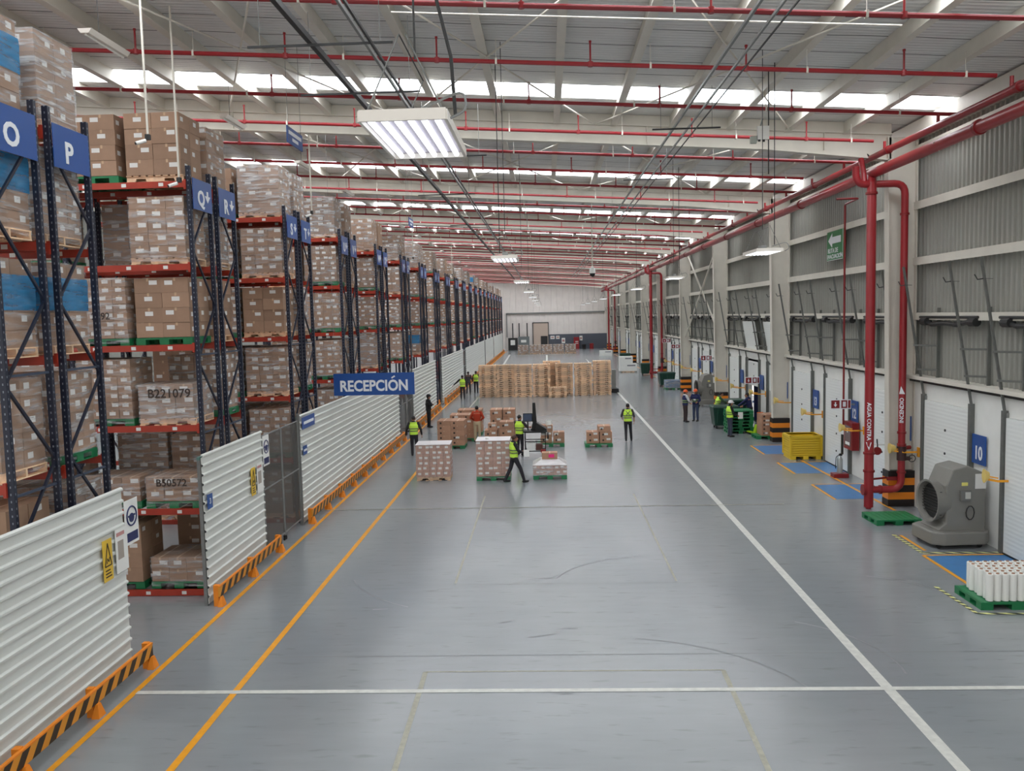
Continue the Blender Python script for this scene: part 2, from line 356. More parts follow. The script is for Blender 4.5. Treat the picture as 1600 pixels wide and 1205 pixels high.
# right wall
DOORS = []
for c in COLS:
    for o in (2.0, 6.2, 10.4):
        if 6 < c + o < YF - 2: DOORS.append(c + o)
DOORS = [d for d in DOORS]
m = MB(); y0 = YN
for d in DOORS:
    m.box(10.6, 10.8, y0, d - 1.25, 0, 3.2); y0 = d + 1.25
m.box(10.6, 10.8, y0, YF, 0, 3.2); m.box(10.6, 10.8, YN, YF, 3.2, 3.72)
wr = tag(m.build('wall_right', white), kind='structure')
def corr(m, u0, u1, z0, z1, x, depth, pitch, top=None):  # vertical ribs on a plane x=const, running along y
    us = []; u = u0
    while u < u1:
        us += [(u, 0), (u + pitch * .55, 0), (u + pitch * .65, depth), (u + pitch * .9, depth)]; u += pitch
    us.append((u1, 0))
    b = [(x + q, u, z0) for u, q in us]; t = [(x + q, u, z1) for u, q in us]; n = len(us)
    m.add(b + t, [(i, i + 1, n + i + 1, n + i) for i in range(n - 1)])
m = MB(); corr(m, YN, YF, 3.8, 10.95, 10.82, -.05, .22)
tag(m.build('wall_right_cladding', clad), kind='structure')
tag(MB().box(10.4, 10.85, YN, YF, 3.74, 3.84).build('trim_1', cream), kind='structure')
tag(MB().box(10.5, 10.6, YN, YF, 3.66, 3.74).build('trim_2', black), kind='structure')
for i, (za, zb) in enumerate(((5.5, 5.62), (7.05, 7.19), (8.62, 8.76), (10.2, 10.32))):
    tag(MB().box(10.55, 10.77, YN, YF, za, zb).box(10.55, 10.57, YN, YF, za - .08, za).build('trim_%d' % (i + 3), cream), kind='structure')
tag(MB().box(10.3, 10.85, YN, YF, 10.55, 10.9).build('trim_7', cream), kind='structure')
# left and end walls
m = MB(); m.box(XL - .2, XL, YN, YF, 0, ROOF(XL)); tag(m.build('wall_left', clad), kind='structure')
endm = mat('end wall panel', (236, 228, 222), .5, noise=.04, nscale=1)
m = MB(); us = []; u = XL
while u < XR:
    us += [(u, 0), (u + .88, 0), (u + .91, -.05), (u + .97, -.05)]; u += 1.0
us.append((XR + .2, 0)); n = len(us)
m.add([(u, YF + q, 2.55 if u > .4 else 0) for u, q in us] + [(u, YF + q, ROOF(u) + .1) for u, q in us], [(i, i + 1, n + i + 1, n + i) for i in range(n - 1)])
tag(m.build('wall_back', endm), kind='structure')
tag(MB().box(.4, 10.75, YF - .12, YF + .05, 0, 2.55).build('wall_back_wainscot', mat('slate grey', (84, 88, 98), .5)), kind='structure')
d = thing('door_40', None, None, kind='structure')
MB().box(-2.2, .3, YF - .16, YF - .05, 0, 4.5).build('door_panel', mat('beige shutter', (206, 186, 170), .5), d)
MB().box(-.95, .2, YF - .2, YF - .15, 0, 2.3).build('doorway', dark, d)
MB().box(-2.35, -2.2, YF - .2, YF - .04, 0, 4.65).box(.3, .42, YF - .2, YF - .04, 0, 4.65).box(-2.35, .42, YF - .2, YF - .04, 4.5, 4.65).build('door_frame', dark, d)
m = MB().box(-6.8, 10, YF - .3, YF - .1, 6.15, 6.35).box(-6.8, -6.65, YF - .3, YF - .1, 2.2, 6.3); tag(m.build('cable_tray', galv), 'grey cable tray running across the end wall', 'cable tray')
for i, (xa, xb, mm, lb, ht) in enumerate(((-6.5, -4.9, dark, 'tall dark electrical cabinet with white notices by the end wall', 2.1), (-4.8, -2.9, mat('cabinet grey', (120, 126, 126), .5), 'grey electrical switchgear cabinet beside the loading door on the end wall', 2.3))):
    t = thing('electrical_cabinet', lb, 'cabinet', ((xa + xb) / 2, YF - 1.2, 0)); hw = (xb - xa) / 2
    MB().box(-hw, hw, 0, .7, 0, ht).build('body', mm, t, bevel=.02)
    for s in ((-.5, .5) if i else (0,)): MB().box(s * hw - hw * .45, s * hw + hw * .45, -.02, 0, .2, ht - .15).build('cabinet_door', mm, t)
    MB().box(-.5 * hw, .45 * hw, -.035, -.02, .9 if i == 0 else 1.3, 1.75).build('notice', white, t)
    m = MB()
    for x in ((0,) if i == 0 else (-.5, .4)): m.cyl((x * hw * 1.6, .35, ht), (x * hw * 1.6, .35, 4.6), .09)
    m.build('conduit', dark, t) if i == 0 else [MB().cyl((x, .35, ht), (x, .35, 4.6), .09).build('conduit', dark, t) for x in (-.76, .6)]

# ---------------------------------------------------------------- floor paint
ti = [8]
def line(pts, m=liney, z=.004):
    mb = MB(); n = len(pts); mb.add([(x, y, z) for x, y in pts], [tuple(range(n))])
    o = tag(mb.build('trim_%d' % ti[0], m), kind='structure'); ti[0] += 1; return o
def rline(x0, y0, x1, y1, wd, m=liney, z=.004):
    d = Vector((x1 - x0, y1 - y0)).normalized(); n = Vector((-d.y, d.x)) * wd / 2
    line([(x0 - n.x, y0 - n.y), (x1 - n.x, y1 - n.y), (x1 + n.x, y1 + n.y), (x0 + n.x, y0 + n.y)], m, z)
rline(-6.62, 4, -6.72, 58, .1); rline(-6.7, 58, -6.6, 140, .1)
rline(-5.02, 3, -5.02, 31.9, .11); rline(-5.02, 45, -5.02, 75, .1, linef)
rline(5.08, 3, 5.2, 64, .17, linew, .003); rline(5.2, 64, 5.1, 110, .15, linew, .003)
rline(-6.6, 12.68, 10.3, 12.68, .12, linew, .006); rline(-7, 25.3, 7, 25.2, .06, linef, .007)
rline(-2.05, 8, -2.1, 13.4, .08, linef, .0025); rline(-2.1, 18, -2.1, 27, .05, linef, .0025); rline(2.65, 8, 2.75, 13.4, .08, linef, .0025); rline(2.7, 18, 2.7, 27, .05, linef, .0025); rline(-2.1, 13.4, 2.75, 13.4, .04, linef, .0025)
rline(0, 108, 0, 124, .25, linew); rline(-5.2, 100, -5.6, 128, .25, linew)
for c in (35.3, 31.1, 26.9, 18.6):
    line([(8.75, c - 1.15), (10.55, c - 1.15), (10.55, c + 1.05), (8.75, c + 1.05)], padb, .003)
    rline(8.68, c - 1.2, 8.68, c + 1.1, .08); rline(8.68, c + 1.1, 10.55, c + 1.1, .07, liney, .005)
rline(9.7, 32.6, 9.85, 24.2, .1); rline(8.9, 23.6, 8.7, 20.8, .0, liney) if 0 else None
rline(8.75, 21.6, 8.75, 19.9, .1, hazt, .006); rline(8.75, 19.9, 10.5, 19.85, .1, hazt, .006); rline(8.9, 21.5, 8.9, 20.1, .08)
rline(7.95, 17.45, 8.0, 15.85, .08, hazt, .006); rline(8.0, 15.85, 10.5, 15.75, .08, hazt, .006)
jm = mat('floor joint', (92, 94, 94), .6)
tm = mat('tyre mark', (118, 121, 122), .5, noise=.1)
for cx_, cy_, r_, a0, a1 in ((.9, 11.6, 3.2, 20, 80), (3.4, 13.6, 2.2, -10, 60), (2.4, 17.5, 2.4, 100, 160), (-1.2, 19.5, 3.4, 200, 240), (6.2, 16.5, 1.8, 10, 70)):
    P_ = [(cx_ + r_ * math.cos(math.radians(a0 + (a1 - a0) * i / 12)), cy_ + r_ * math.sin(math.radians(a0 + (a1 - a0) * i / 12))) for i in range(13)]
    Q_ = [(cx_ + (r_ + .035) * math.cos(math.radians(a0 + (a1 - a0) * i / 12)), cy_ + (r_ + .035) * math.sin(math.radians(a0 + (a1 - a0) * i / 12))) for i in range(13)]
    mb = MB(); mb.add([(x, y, .001) for x, y in P_ + Q_], [(i, i + 1, 14 + i, 13 + i) for i in range(12)]); tag(mb.build('trim_%d' % ti[0], tm), kind='structure'); ti[0] += 1
for x, y, l, d in ((-.45, 14.85, .5, .3), (.15, 15.3, .35, -.1), (-.3, 18.3, .3, 0), (.1, 18.3, .12, 0), (-1.0, 15.6, .25, .4), (.1, 12.55, .2, .1), (2.0, 10.2, .15, 0), (-3.6, 16.4, .3, .1)): rline(x, y, x + l, y + l * d, .045, tm, .0014)
for y in (14.05, 17.9, 21.7, 29.5, 33.4): rline(-4.9, y, 8.5, y + .02, .014, jm, .0015)
for k in range(3, 9): rline(9.7, 37.5 + 12.6 * k + 9, 9.8, 37.5 + 12.6 * k + 1, .1)

# ---------------------------------------------------------------- dock doors
blues = {18.6: None}
trk = mat('track steel', (112, 114, 110), .5, .3, noise=.1, nscale=8)
def dock_door(idx, c, num, lift=0.0):
    d = thing('door_%d' % idx, None, None, (10.5, c, 0), kind='structure')
    tilt = .16
    if not lift:
        MB().box(.03, .16, -1.25, 1.25, .02, 3.19).build('door_panel', doorm, d)
        m = MB()
        for z in (.6, 1.24, 1.88, 2.5): m.cyl((.03, 0, z), (.01, 0, z), .035)
        m.build('panel_bolts', dark, d)
        MB().box(.01, .17, -1.25, 1.25, 0, .04).build('bottom_seal', black, d)
    else:
        m = MB(); m.prism([(.1, lift), (.16, lift), (.16, 3.3), (.16 - tilt * lift, 3.3 + lift), (.1 - tilt * lift, 3.3 + lift), (.1, 3.3)], -1.2, 1.2)
        m.build('door_panel', doorm, d)
        m = MB()
        for z in (lift + .5, lift + 1.1): m.cyl((.1, 0, z), (.08, 0, z), .035)
        m.build('panel_bolts', dark, d)
    for s in (-1, 1):
        y = s * 1.33
        m = MB(); m.box(-.02, .1, y - .05, y + .05, 0, 3.35); m.bar((.04, y, 3.3), (-.57, y, 6.9), .05, .06)
        m.build('track', trk, d)
        m = MB(); m.tube([(-.5, y, 6.4), (-.62, y + .04, 6.38), (-.66, y + .1, 6.5)], .015, 6); m.cyl((-.5, y, 6.4), (-.5, y - .4, 6.38), .006, n=4); m.build('hook', dark, d)
        m = MB(); m.box(.16, .24, y - .5, y - .45, 3.84, 5.75)
        for z in (4.05, 4.72): m.bar((-.02 - (z - 3.3) * .17, y, z), (.2, y - .47, z), .05, .05)
        m.build('stay', trk, d)
        m = MB(); m.cyl((.02, y - .22, 5.38), (.02, y + .1, 5.38), .11, n=10); m.build('spring_drum', dark, d)
    m = MB(); m.cyl((.02, -1.6, 5.5), (.02, 1.6, 5.5), .035, n=8); m.tube([(.03, -1.1, 5.38), (.03, -.5, 5.3), (.03, .1, 5.34), (.03, .9, 5.3), (.03, 1.2, 5.36)], .06, 8); m.build('torsion_spring', dark, d)
    m = MB(); m.box(.04, .1, -1.35, -1.25, .0, 3.3).box(.04, .1, 1.25, 1.35, 0, 3.3).build('frame', galv, d)
    if num is not None:
        s = MB().box(.03, .06, -2.05, -1.42, 1.9, 2.62); p = s.build('number_plate', signb, d)
        if num: text(num, .46, (.024, -1.74, 2.16), (0, -1, 0), (0, 0, 1), signw, p, sx=.85, bold=.024)
    return d
nums = {18.7: '9', 22.7: '10', 26.9: '11', 31.1: '12', 35.3: '13', 39.5: '14', 43.7: '15', 47.9: '16', 52.1: '17', 56.3: '18', 60.5: '19', 64.7: '20'}
for i, c in enumerate(DOORS):
    n = None
    for k_, v in nums.items():
        if abs(k_ - c) < .3: n = v
    if c < 20: n = None
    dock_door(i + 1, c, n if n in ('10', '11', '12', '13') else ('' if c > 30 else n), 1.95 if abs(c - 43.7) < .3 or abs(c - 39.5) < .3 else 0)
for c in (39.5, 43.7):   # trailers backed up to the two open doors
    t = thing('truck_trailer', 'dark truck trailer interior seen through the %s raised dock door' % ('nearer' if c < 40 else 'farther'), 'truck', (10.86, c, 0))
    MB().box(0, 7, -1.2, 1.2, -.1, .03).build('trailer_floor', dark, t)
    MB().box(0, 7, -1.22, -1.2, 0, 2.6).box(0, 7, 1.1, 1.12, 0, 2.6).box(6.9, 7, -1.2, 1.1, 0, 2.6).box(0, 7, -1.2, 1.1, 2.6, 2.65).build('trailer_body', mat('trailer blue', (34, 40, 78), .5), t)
# X bracing on the wall
for i, c in enumerate((50.1,)):
    m = MB().bar((10.35, c + .2, 4.0), (10.35, c + 12.4, 10), .09, .09); tag(m.build('wall_brace', cream), 'cream diagonal wall brace rising away from the camera between columns', 'brace')
    m = MB().bar((10.2, c + 12.4, 4.0), (10.2, c + .2, 10), .09, .09); tag(m.build('wall_brace', cream), 'cream diagonal wall brace falling away from the camera between columns', 'brace')

# dock lamps
def dock_lamp():
    t = thing('dock_lamp', '', 'lamp')
    MB().bar((.35, 0, 0), (-.15, 0, 0), .05, .05).bar((-.15, 0, 0), (-.5, .25, .02), .05, .05).bar((-.15, 0, .07), (-.5, .25, .09), .03, .03).build('arm', yellow, t)
    MB().box(.35, .4, -.08, .08, -.15, .15).build('bracket', yellow, t)
    m = MB().lathe([(.05, .12), (.09, .1), (.12, 0), (.17, -.12)], (-.52, .26, .1), 14, ax='x'); m.build('lamp_head', mat('lamp cream', (232, 205, 120), .4), t, smooth=True)
    return t
dl = dock_lamp(); first = True
for i, (c, z) in enumerate([(20.05, 1.75), (24.35, 1.65), (28.5, 1.7), (32.75, 1.75), (36.7, 1.8), (41.2, 1.75), (45.4, 1.7), (49.6, 1.75), (53.8, 1.7), (58.0, 1.75), (62.2, 1.7), (66.5, 1.7), (70.8, 1.7)]):
    lb = 'yellow swing-arm dock lamp on the right wall, %s from the camera' % ordn(i + 1)
    if first: dl.location = (10.2, c, z); dl['label'] = lb; dl['group'] = 'dock lamps'; first = False
    else: copy_tree(dl, lb, (10.2, c, z), group='dock lamps')
dl.rotation_euler = (0, 0, 0); dl.location = (10.38, 19.6, 1.75); dl.scale = (.5, .6, 1)
for o_ in C.objects:
    if o_.name.startswith('dock_lamp.'): o_.scale = (.72, .8, .9); o_.location.x = 10.28

# ---------------------------------------------------------------- pallets and loads
random.seed(11)
def pallet_mb(wd=1.2, dp=1.0, h=.145, m=0, boards=8):
    b = MB(); nb = boards; bw = wd / (nb * 1.35)
    for i in range(nb):
        x = -wd / 2 + bw / 2 + i * (wd - bw) / (nb - 1); b.box(x - bw / 2, x + bw / 2, -dp / 2, dp / 2, h - .019, h, m)
        if i in (0, 2, 5, 7) or i == 3: b.box(x - bw / 2, x + bw / 2, -dp / 2, dp / 2, 0, .019, m)
    hw = wd / 2; z0, z1 = .019, h - .019
    poly = [(-hw, z0), (-hw * .7, z0), (-hw * .66, .082), (-hw * .34, .082), (-hw * .3, z0), (hw * .3, z0), (hw * .34, .082), (hw * .66, .082), (hw * .7, z0), (hw, z0), (hw, z1), (-hw, z1)]
    for y in (-dp / 2 + .03, -.02, dp / 2 - .05): b.prism(poly, y, y + .04, m)
    return b
def pallet_block_mb(wd=1.2, dp=1.0, h=.145, m=0, boards=7):
    b = MB(); nb = boards; bw = wd / (nb * 1.35)
    for i in range(nb):
        x = -wd / 2 + bw / 2 + i * (wd - bw) / (nb - 1); b.box(x - bw / 2, x + bw / 2, -dp / 2, dp / 2, h - .022, h, m)
    for y in (-dp / 2 + .05, 0, dp / 2 - .05):
        b.box(-wd / 2, wd / 2, y - .05, y + .05, h - .044, h - .022, m)
        for x in (-wd / 2 + .07, 0, wd / 2 - .07): b.box(x - .07, x + .07, y - .05, y + .05, .022, h - .044, m)
        b.box(-wd / 2, wd / 2, y - .05, y + .05, 0, .022, m)
    return b
def plastic_mb(wd=1.2, dp=1.0, h=.15):
    b = MB()
    b.box(-wd / 2, wd / 2, -dp / 2, dp / 2, h - .04, h)
    for i in range(9):
        x = -wd / 2 + .04 + i * (wd - .08) / 8; b.box(x - .012, x + .012, -dp / 2 + .02, dp / 2 - .02, h, h + .006)
    b.box(-.006, .006, -dp / 2, dp / 2, h, h + .008)
    for x in (-wd / 2 + .1, 0, wd / 2 - .1):
        for y in (-dp / 2 + .09, 0, dp / 2 - .09): b.box(x - .1, x + .1, y - .09, y + .09, .02, h - .04)
    for x in (-wd / 2 + .1, 0, wd / 2 - .1): b.box(x - .1, x + .1, -dp / 2, dp / 2, 0, .02)
    return b
WOODP = pallet_mb().build('tmp', wood); WOODM = WOODP.data; WOODM.name = 'wooden_pallet'; bpy.data.objects.remove(WOODP)
GRNP = plastic_mb().build('tmp', greenp); GRNM = GRNP.data; GRNM.name = 'plastic_pallet'; bpy.data.objects.remove(GRNP)
def inst(name, me, parent=None, loc=(0, 0, 0), rz=0):
    o = bpy.data.objects.new(name, me); C.objects.link(o); o.location = loc; o.rotation_euler = (0, 0, rz)
    if parent: o.parent = parent
    return o
def carton_mb(b, x0, x1, y0, y1, z0, z1, rnd, lab=(1, 1), g=.004, top=True):
    b.box(x0 + g, x1 - g, y0 + g, y1 - g, z0, z1 - .003, 0)
    w_ = x1 - x0; h_ = z1 - z0; d_ = y1 - y0
    lw = min(.17, w_ * .46); lh = min(.09, h_ * .42)
    if rnd.random() < lab[0]:
        cx_ = (x0 + x1) / 2 + rnd.choice((-.22, 0, .2, .22)) * w_; cz = z0 + h_ * rnd.uniform(.55, .7); y = y0 + g - .002
        b.quad((cx_ - lw / 2, y, cz - lh / 2), (cx_ + lw / 2, y, cz - lh / 2), (cx_ + lw / 2, y, cz + lh / 2), (cx_ - lw / 2, y, cz + lh / 2), 1)
    if rnd.random() < lab[1]:
        ld = min(.13, d_ * .42); cy_ = (y0 + y1) / 2 + rnd.choice((-.2, 0, .2)) * d_; cz = z0 + h_ * rnd.uniform(.5, .68); x = x1 - g + .002
        b.quad((x, cy_ - ld / 2, cz - lh / 2), (x, cy_ + ld / 2, cz - lh / 2), (x, cy_ + ld / 2, cz + lh / 2), (x, cy_ - ld / 2, cz + lh / 2), 1)
    # tape seam over the front edge and the top
    xm = (x0 + x1) / 2
    b.quad((xm - .022, y0 + g - .0015, z1 - h_ * .22), (xm + .022, y0 + g - .0015, z1 - h_ * .22), (xm + .022, y0 + g - .0015, z1 - .003), (xm - .022, y0 + g - .0015, z1 - .003), 2)
    if top: b.quad((xm - .022, y0 + g, z1 - .0015), (xm + .022, y0 + g, z1 - .0015), (xm + .022, y1 - g, z1 - .0015), (xm - .022, y1 - g, z1 - .0015), 2)
CART = {}
def carton_mesh(w_, d_, h_, v, m=brown, lab=(.75, .7)):
    k = (round(w_, 3), round(d_, 3), round(h_, 3), v, m.name)
    if k not in CART:
        b = MB(); carton_mb(b, -w_ / 2, w_ / 2, -d_ / 2, d_ / 2, 0, h_, random.Random(v * 7 + 3), lab)
        if m is brown2: b.quad((w_ * -.3, -d_ / 2 + .002, h_ * .35), (w_ * -.3 + .08, -d_ / 2 + .002, h_ * .35), (w_ * -.3 + .08, -d_ / 2 + .002, h_ * .35 + .08), (w_ * -.3, -d_ / 2 + .002, h_ * .35 + .08), 3)
        o = b.build('carton', [m, labelm, tape, ink]); CART[k] = o.data; bpy.data.objects.remove(o)
    return CART[k]
def wrap_shell(wd, dp, z0, z1, puff=.012, top=True):
    b = MB(); n = 5; hz = [z0 + (z1 - z0) * i / 6 for i in range(7)]; rnd = random.Random(int(z1 * 999))
    ring = []
    for z in hz:
        p = puff + rnd.uniform(-.004, .006); X = wd / 2 + p; Y = dp / 2 + p
        ring.append([(-X, -Y), (X, -Y), (X, Y), (-X, Y)])
    vs = [(x, y, z) for r, z in zip(ring, hz) for x, y in r]
    fs = [(i * 4 + k, i * 4 + (k + 1) % 4, (i + 1) * 4 + (k + 1) % 4, (i + 1) * 4 + k) for i in range(6) for k in range(4)]
    if top: fs.append((24, 25, 26, 27))
    return b.add(vs, fs)
# style: nx, ny, layers, height of a layer, pallet, wrap ('' none, c clear, h heavy, b blue band), top dome, carton material
STY = {
 'A': (3, 2, 5, .25, 'w', 'c', brown), 'B': (2, 2, 4, .31, 'g', '', brown), 'C': (3, 3, 6, .215, 'w', 'h', brown),
 'D': (3, 2, 5, .25, 'w', 'b', brown), 'E': (3, 2, 2, .26, 'g', 'c', brown), 'F': (4, 3, 6, .21, 'g', 'c', brown),
 'G': (3, 2, 3, .24, 'w', 'h', brown), 'H': (2, 2, 4, .325, 'w', 'h', brown), 'I': (4, 2, 7, .18, 'g', 'c', brown), 'J': (2, 2, 4, .315, 'w', '', brown)}
LD_W, LD_D = 1.16, 1.02
def make_load(st, merged, root=None):
    nx, ny, nl, h, pal, wr, cm = STY[st]
    t = root or thing('pallet_load', '', 'pallet load')
    if pal == 'w': inst('pallet', WOODM, t)
    else: inst('pallet', GRNM, t)
    z0 = .147 if pal == 'w' else .158; cw = LD_W / nx; cd = LD_D / ny
    b = MB(); rnd = random.Random(ord(st))
    for k in range(nl):
        for i in range(nx):
            for j in range(ny):
                if 0 < i < nx - 1 and 0 < j < ny - 1 and k < nl - 1: continue
                x = -LD_W / 2 + cw * (i + .5); y = -LD_D / 2 + cd * (j + .5)
                if merged: carton_mb(b, x - cw / 2, x + cw / 2, y - cd / 2, y + cd / 2, z0 + k * h, z0 + k * h + h, rnd, (.8 if j == 0 else 0, .7 if i == nx - 1 else 0), top=k == nl - 1)
                else: inst('carton', carton_mesh(cw, cd, h, rnd.randrange(5), cm), t, (x + rnd.uniform(-.006, .006), y + rnd.uniform(-.006, .006), z0 + k * h))
    if merged: b.build('carton_stack', [cm, labelm, tape], t)
    zt = z0 + nl * h
    if wr in ('c', 'h'): wrap_shell(LD_W, LD_D, .05, zt + .01).build('stretch_wrap', wrapc if wr == 'c' else wraph, t)
    if wr == 'b':
        wrap_shell(LD_W, LD_D, .05, zt + .01).build('stretch_wrap', wrapc, t)
        wrap_shell(LD_W, LD_D, z0 + nl * h * .42, z0 + nl * h * .82, .02, top=False).build('blue_wrap_band', wrapb, t)
    return t, zt
PROTO = {}
def load(st, loc, label, near, group=None, rz=0):
    key = (st, near)
    if key not in PROTO:
        t, zt = make_load(st, not near); PROTO[key] = (t, zt); t.location = loc; t['label'] = label; t.rotation_euler = (0, 0, rz)
        if group: t['group'] = group
        bpy.context.view_layer.update()
        return t
    return copy_tree(PROTO[key][0], label, loc, rz, group)

# ---------------------------------------------------------------- racks
XF = -7.25; RD = 1.05; GAP = .35; PER = 6.37; Y0 = 11.05; BAY = 2.7
LEV = [.14, 1.9, 3.68, 5.38, 7.05, 8.74]
UP = 9.05
LET = {0: 'OP', 1: 'QR', 2: 'ST', 3: 'UV', 4: 'WX', 5: 'YZ'}
b = MB(); b.box(-.045, .045, -.035, .035, 0, UP); o = b.build('u', uprm); UPM = o.data; bpy.data.objects.remove(o)
b = MB().box(-.08, .08, -.07, .07, 0, .012); o = b.build('u', navy); FOOT = o.data; bpy.data.objects.remove(o)
def beam_mesh():
    b = MB(); b.box(0, BAY - .09, -.025, .025, -.13, 0, 0); b.box(-.005, .04, -.03, .03, -.17, .03, 0); b.box(BAY - .13, BAY - .085, -.03, .03, -.17, .03, 0)
    for x in (.5, 1.32, 2.1): b.quad((x - .05, -.027, -.1), (x + .05, -.027, -.1), (x + .05, -.027, -.03), (x - .05, -.027, -.03), 1)
    o = b.build('b', [beamo, labelm]); me = o.data; bpy.data.objects.remove(o); return me
BEAM = beam_mesh()
b = MB(); zs = [.35 + 1.17 * i for i in range(8)]
BR = []
for i in range(7):
    p, q = (0, RD) if i % 2 == 0 else (RD, 0)
    mb = MB(); mb.bar((0, p, zs[i]), (0, q, zs[i + 1]), .035, .04); o = mb.build('br', navy); BR.append(o.data); bpy.data.objects.remove(o)
mb = MB(); mb.bar((0, 0, 0), (0, RD, 0), .035, .035); o = mb.build('br', mat('brace steel', (72, 82, 100), .4, .3)); HB = o.data; bpy.data.objects.remove(o)
def rack(k, r, bays, levs):
    y = Y0 + PER * k + r * (RD + GAP)
    letter = LET[k][r] if k in LET else ''
    nm = ('marked %s on its blue sign' % letter) if letter else ('%s from the camera' % ordn(2 * k + r + 1))
    t = thing('pallet_rack', 'navy and orange pallet rack row end, ' + nm, 'pallet rack', (XF, y, 0), group='pallet rack rows')
    for f in range(bays + 1):
        x = -.05 - f * BAY
        for yy in (0, RD):
            inst('upright', UPM, t, (x, yy, 0))
        if f == 0 or k < 3:
            for me in (BR if r == 0 else BR): inst('brace', me, t, (x, 0, 0)) if r == 0 else inst('brace', me, t, (x, RD, 0), 0)
        if f == 0:
            for z in (.3, 3.5, 5.15): inst('cross_bar', HB, t, (x, 0, z))
    if r == 1:  # mirrored braces for the second row
        for c in [c for c in t.children if c.name.startswith('brace')]: c.scale = (1, -1, 1)
    for bi in range(bays):
        for z in LEV:
            if levs and z not in levs: continue
            for yy in (-.0, RD): inst('beam', BEAM, t, (-.05 - (bi + 1) * BAY + .045, yy + (-.04 if yy == 0 else .04), z))
    s = MB().box(.0, .012, .02, 1.0, 8.18, 8.82).build('row_sign', signb, t)
    s.location = (.01, 0, 0)
    if letter:
        text(letter, .44, (.018, .42, 8.42), (0, 1, 0), (0, 0, 1), signw, s, 'row_letter', bold=.03)
        if k >= 1:
            a = MB(); a.prism([(.72, 8.62), (.8, 8.62), (.8, 8.52), (.9, 8.52), (.76, 8.38), (.62, 8.52), (.72, 8.52)], .014, .02, ax='x'); a.build('arrow', signw, s)
    else: MB().box(.014, .018, .2, .8, 8.3, 8.62).build('row_code_patch', mat('sign pale', (150, 178, 214), .4), s)
    g = MB(); g.box(.02, .1, -.1, .1, 0, .38).build('post_guard', hazz, t)
    return t
LN = {.14: 'ground level', 1.9: 'first level', 3.68: 'second level', 5.38: 'third level', 7.05: 'fourth level', 8.74: 'top level'}
DESC = {'A': 'brown cartons in clear wrap', 'B': 'large unwrapped cartons on green pallet', 'C': 'cartons in thick pale wrap', 'D': 'cartons with a blue wrap band', 'E': 'few cartons on green pallet',
        'F': 'small labelled cartons on green pallet', 'G': 'low pale wrapped cartons', 'H': 'big cartons in thick pale wrap', 'I': 'flat wrapped cartons on green pallet', 'J': 'large unwrapped brown cartons'}
NP = 21
fixed = {  # (pair, row, level, position) -> style
 (0, 0, 5, 0): 'D', (0, 1, 5, 0): 'H', (0, 0, 4, 0): 'D', (0, 0, 3, 0): 'D', (0, 1, 3, 0): 'D', (0, 1, 4, 0): 'C', (0, 0, 2, 0): 'A', (0, 1, 2, 0): 'F', (0, 0, 1, 0): 'J', (0, 1, 1, 0): 'H',
 (1, 0, 5, 1): 'B', (1, 0, 5, 0): 'J', (1, 1, 5, 0): 'A', (1, 0, 4, 0): 'A', (1, 0, 4, 1): None, (1, 0, 3, 1): 'I', (1, 0, 3, 0): 'B', (1, 0, 2, 1): 'I', (1, 0, 2, 0): 'G', (1, 0, 1, 1): 'E', (1, 0, 1, 0): 'E', (1, 0, 0, 1): 'B', (1, 0, 0, 0): 'E',
 (1, 1, 4, 0): 'C', (1, 1, 3, 0): 'J', (1, 1, 2, 0): 'F', (2, 0, 5, 0): 'H', (2, 0, 4, 0): 'A', (2, 0, 3, 0): 'J', (2, 0, 2, 0): 'A', (3, 0, 5, 0): 'C', (3, 0, 4, 0): 'I', (3, 0, 3, 0): 'F', (4, 0, 5, 0): 'A', (4, 0, 4, 0): 'F', (4, 0, 3, 0): 'I',
 (6, 0, 2, 0): 'D', (8, 0, 5, 0): 'A', (12, 0, 5, 0): 'D', (2, 1, 5, 0): 'C', (3, 1, 5, 0): 'A'}
for k in range(NP):
    for r in (0, 1):
        near = k < 3
        bays = 3 if (k < 2 and r == 0) or (k == 1) else (2 if k < 6 else 1)
        rack(k, r, bays, None if k < 5 else LEV[1:])
        y = Y0 + PER * k + r * (RD + GAP) + RD / 2
        letter = LET[k][r] if k in LET else ''
        where = ('rack row %s' % letter) if letter else ('%s rack row' % ordn(2 * k + r + 1))
        for li, z in enumerate(LEV):
            if li == 0 and k not in (1, 2): continue
            if li == 1 and k > 4: continue
            npos = (4 if k < 2 else 3) if (near and r == 0) else (2 if (r == 0 and k < 10) or (k < 3) else 1)
            if k == 0 and li < 5: npos = 1 if li else 0
            if k == 0 and r == 0: npos = min(npos, 2)
            for p in range(npos):
                st = fixed.get((k, r, li, p), 'x')
                if st is None: continue
                if st == 'x':
                    if random.random() < .05: continue
                    st = random.choice('ABCDFGHIACFHI' if random.random() < .12 else 'ABCFGHIJACFHI')
                px = XF - .05 - .045 - .66 - p * (BAY / 2 - .02) - (.05 if p > 1 else 0)
                lb = '%s, %s, %s%s' % (DESC[st], LN[z], where, '' if npos == 1 else ', ' + (['nearest the aisle', 'second in from the aisle', 'third in from the aisle', 'fourth in from the aisle'][p]))
                lb = ' '.join(lb.split()[:16])
                load(st, (px + random.uniform(-.03, .03), y + random.uniform(-.04, .02), z), lb, near and p < 2 and li > 0, 'pallet loads stored on the racks', random.uniform(-.015, .015))
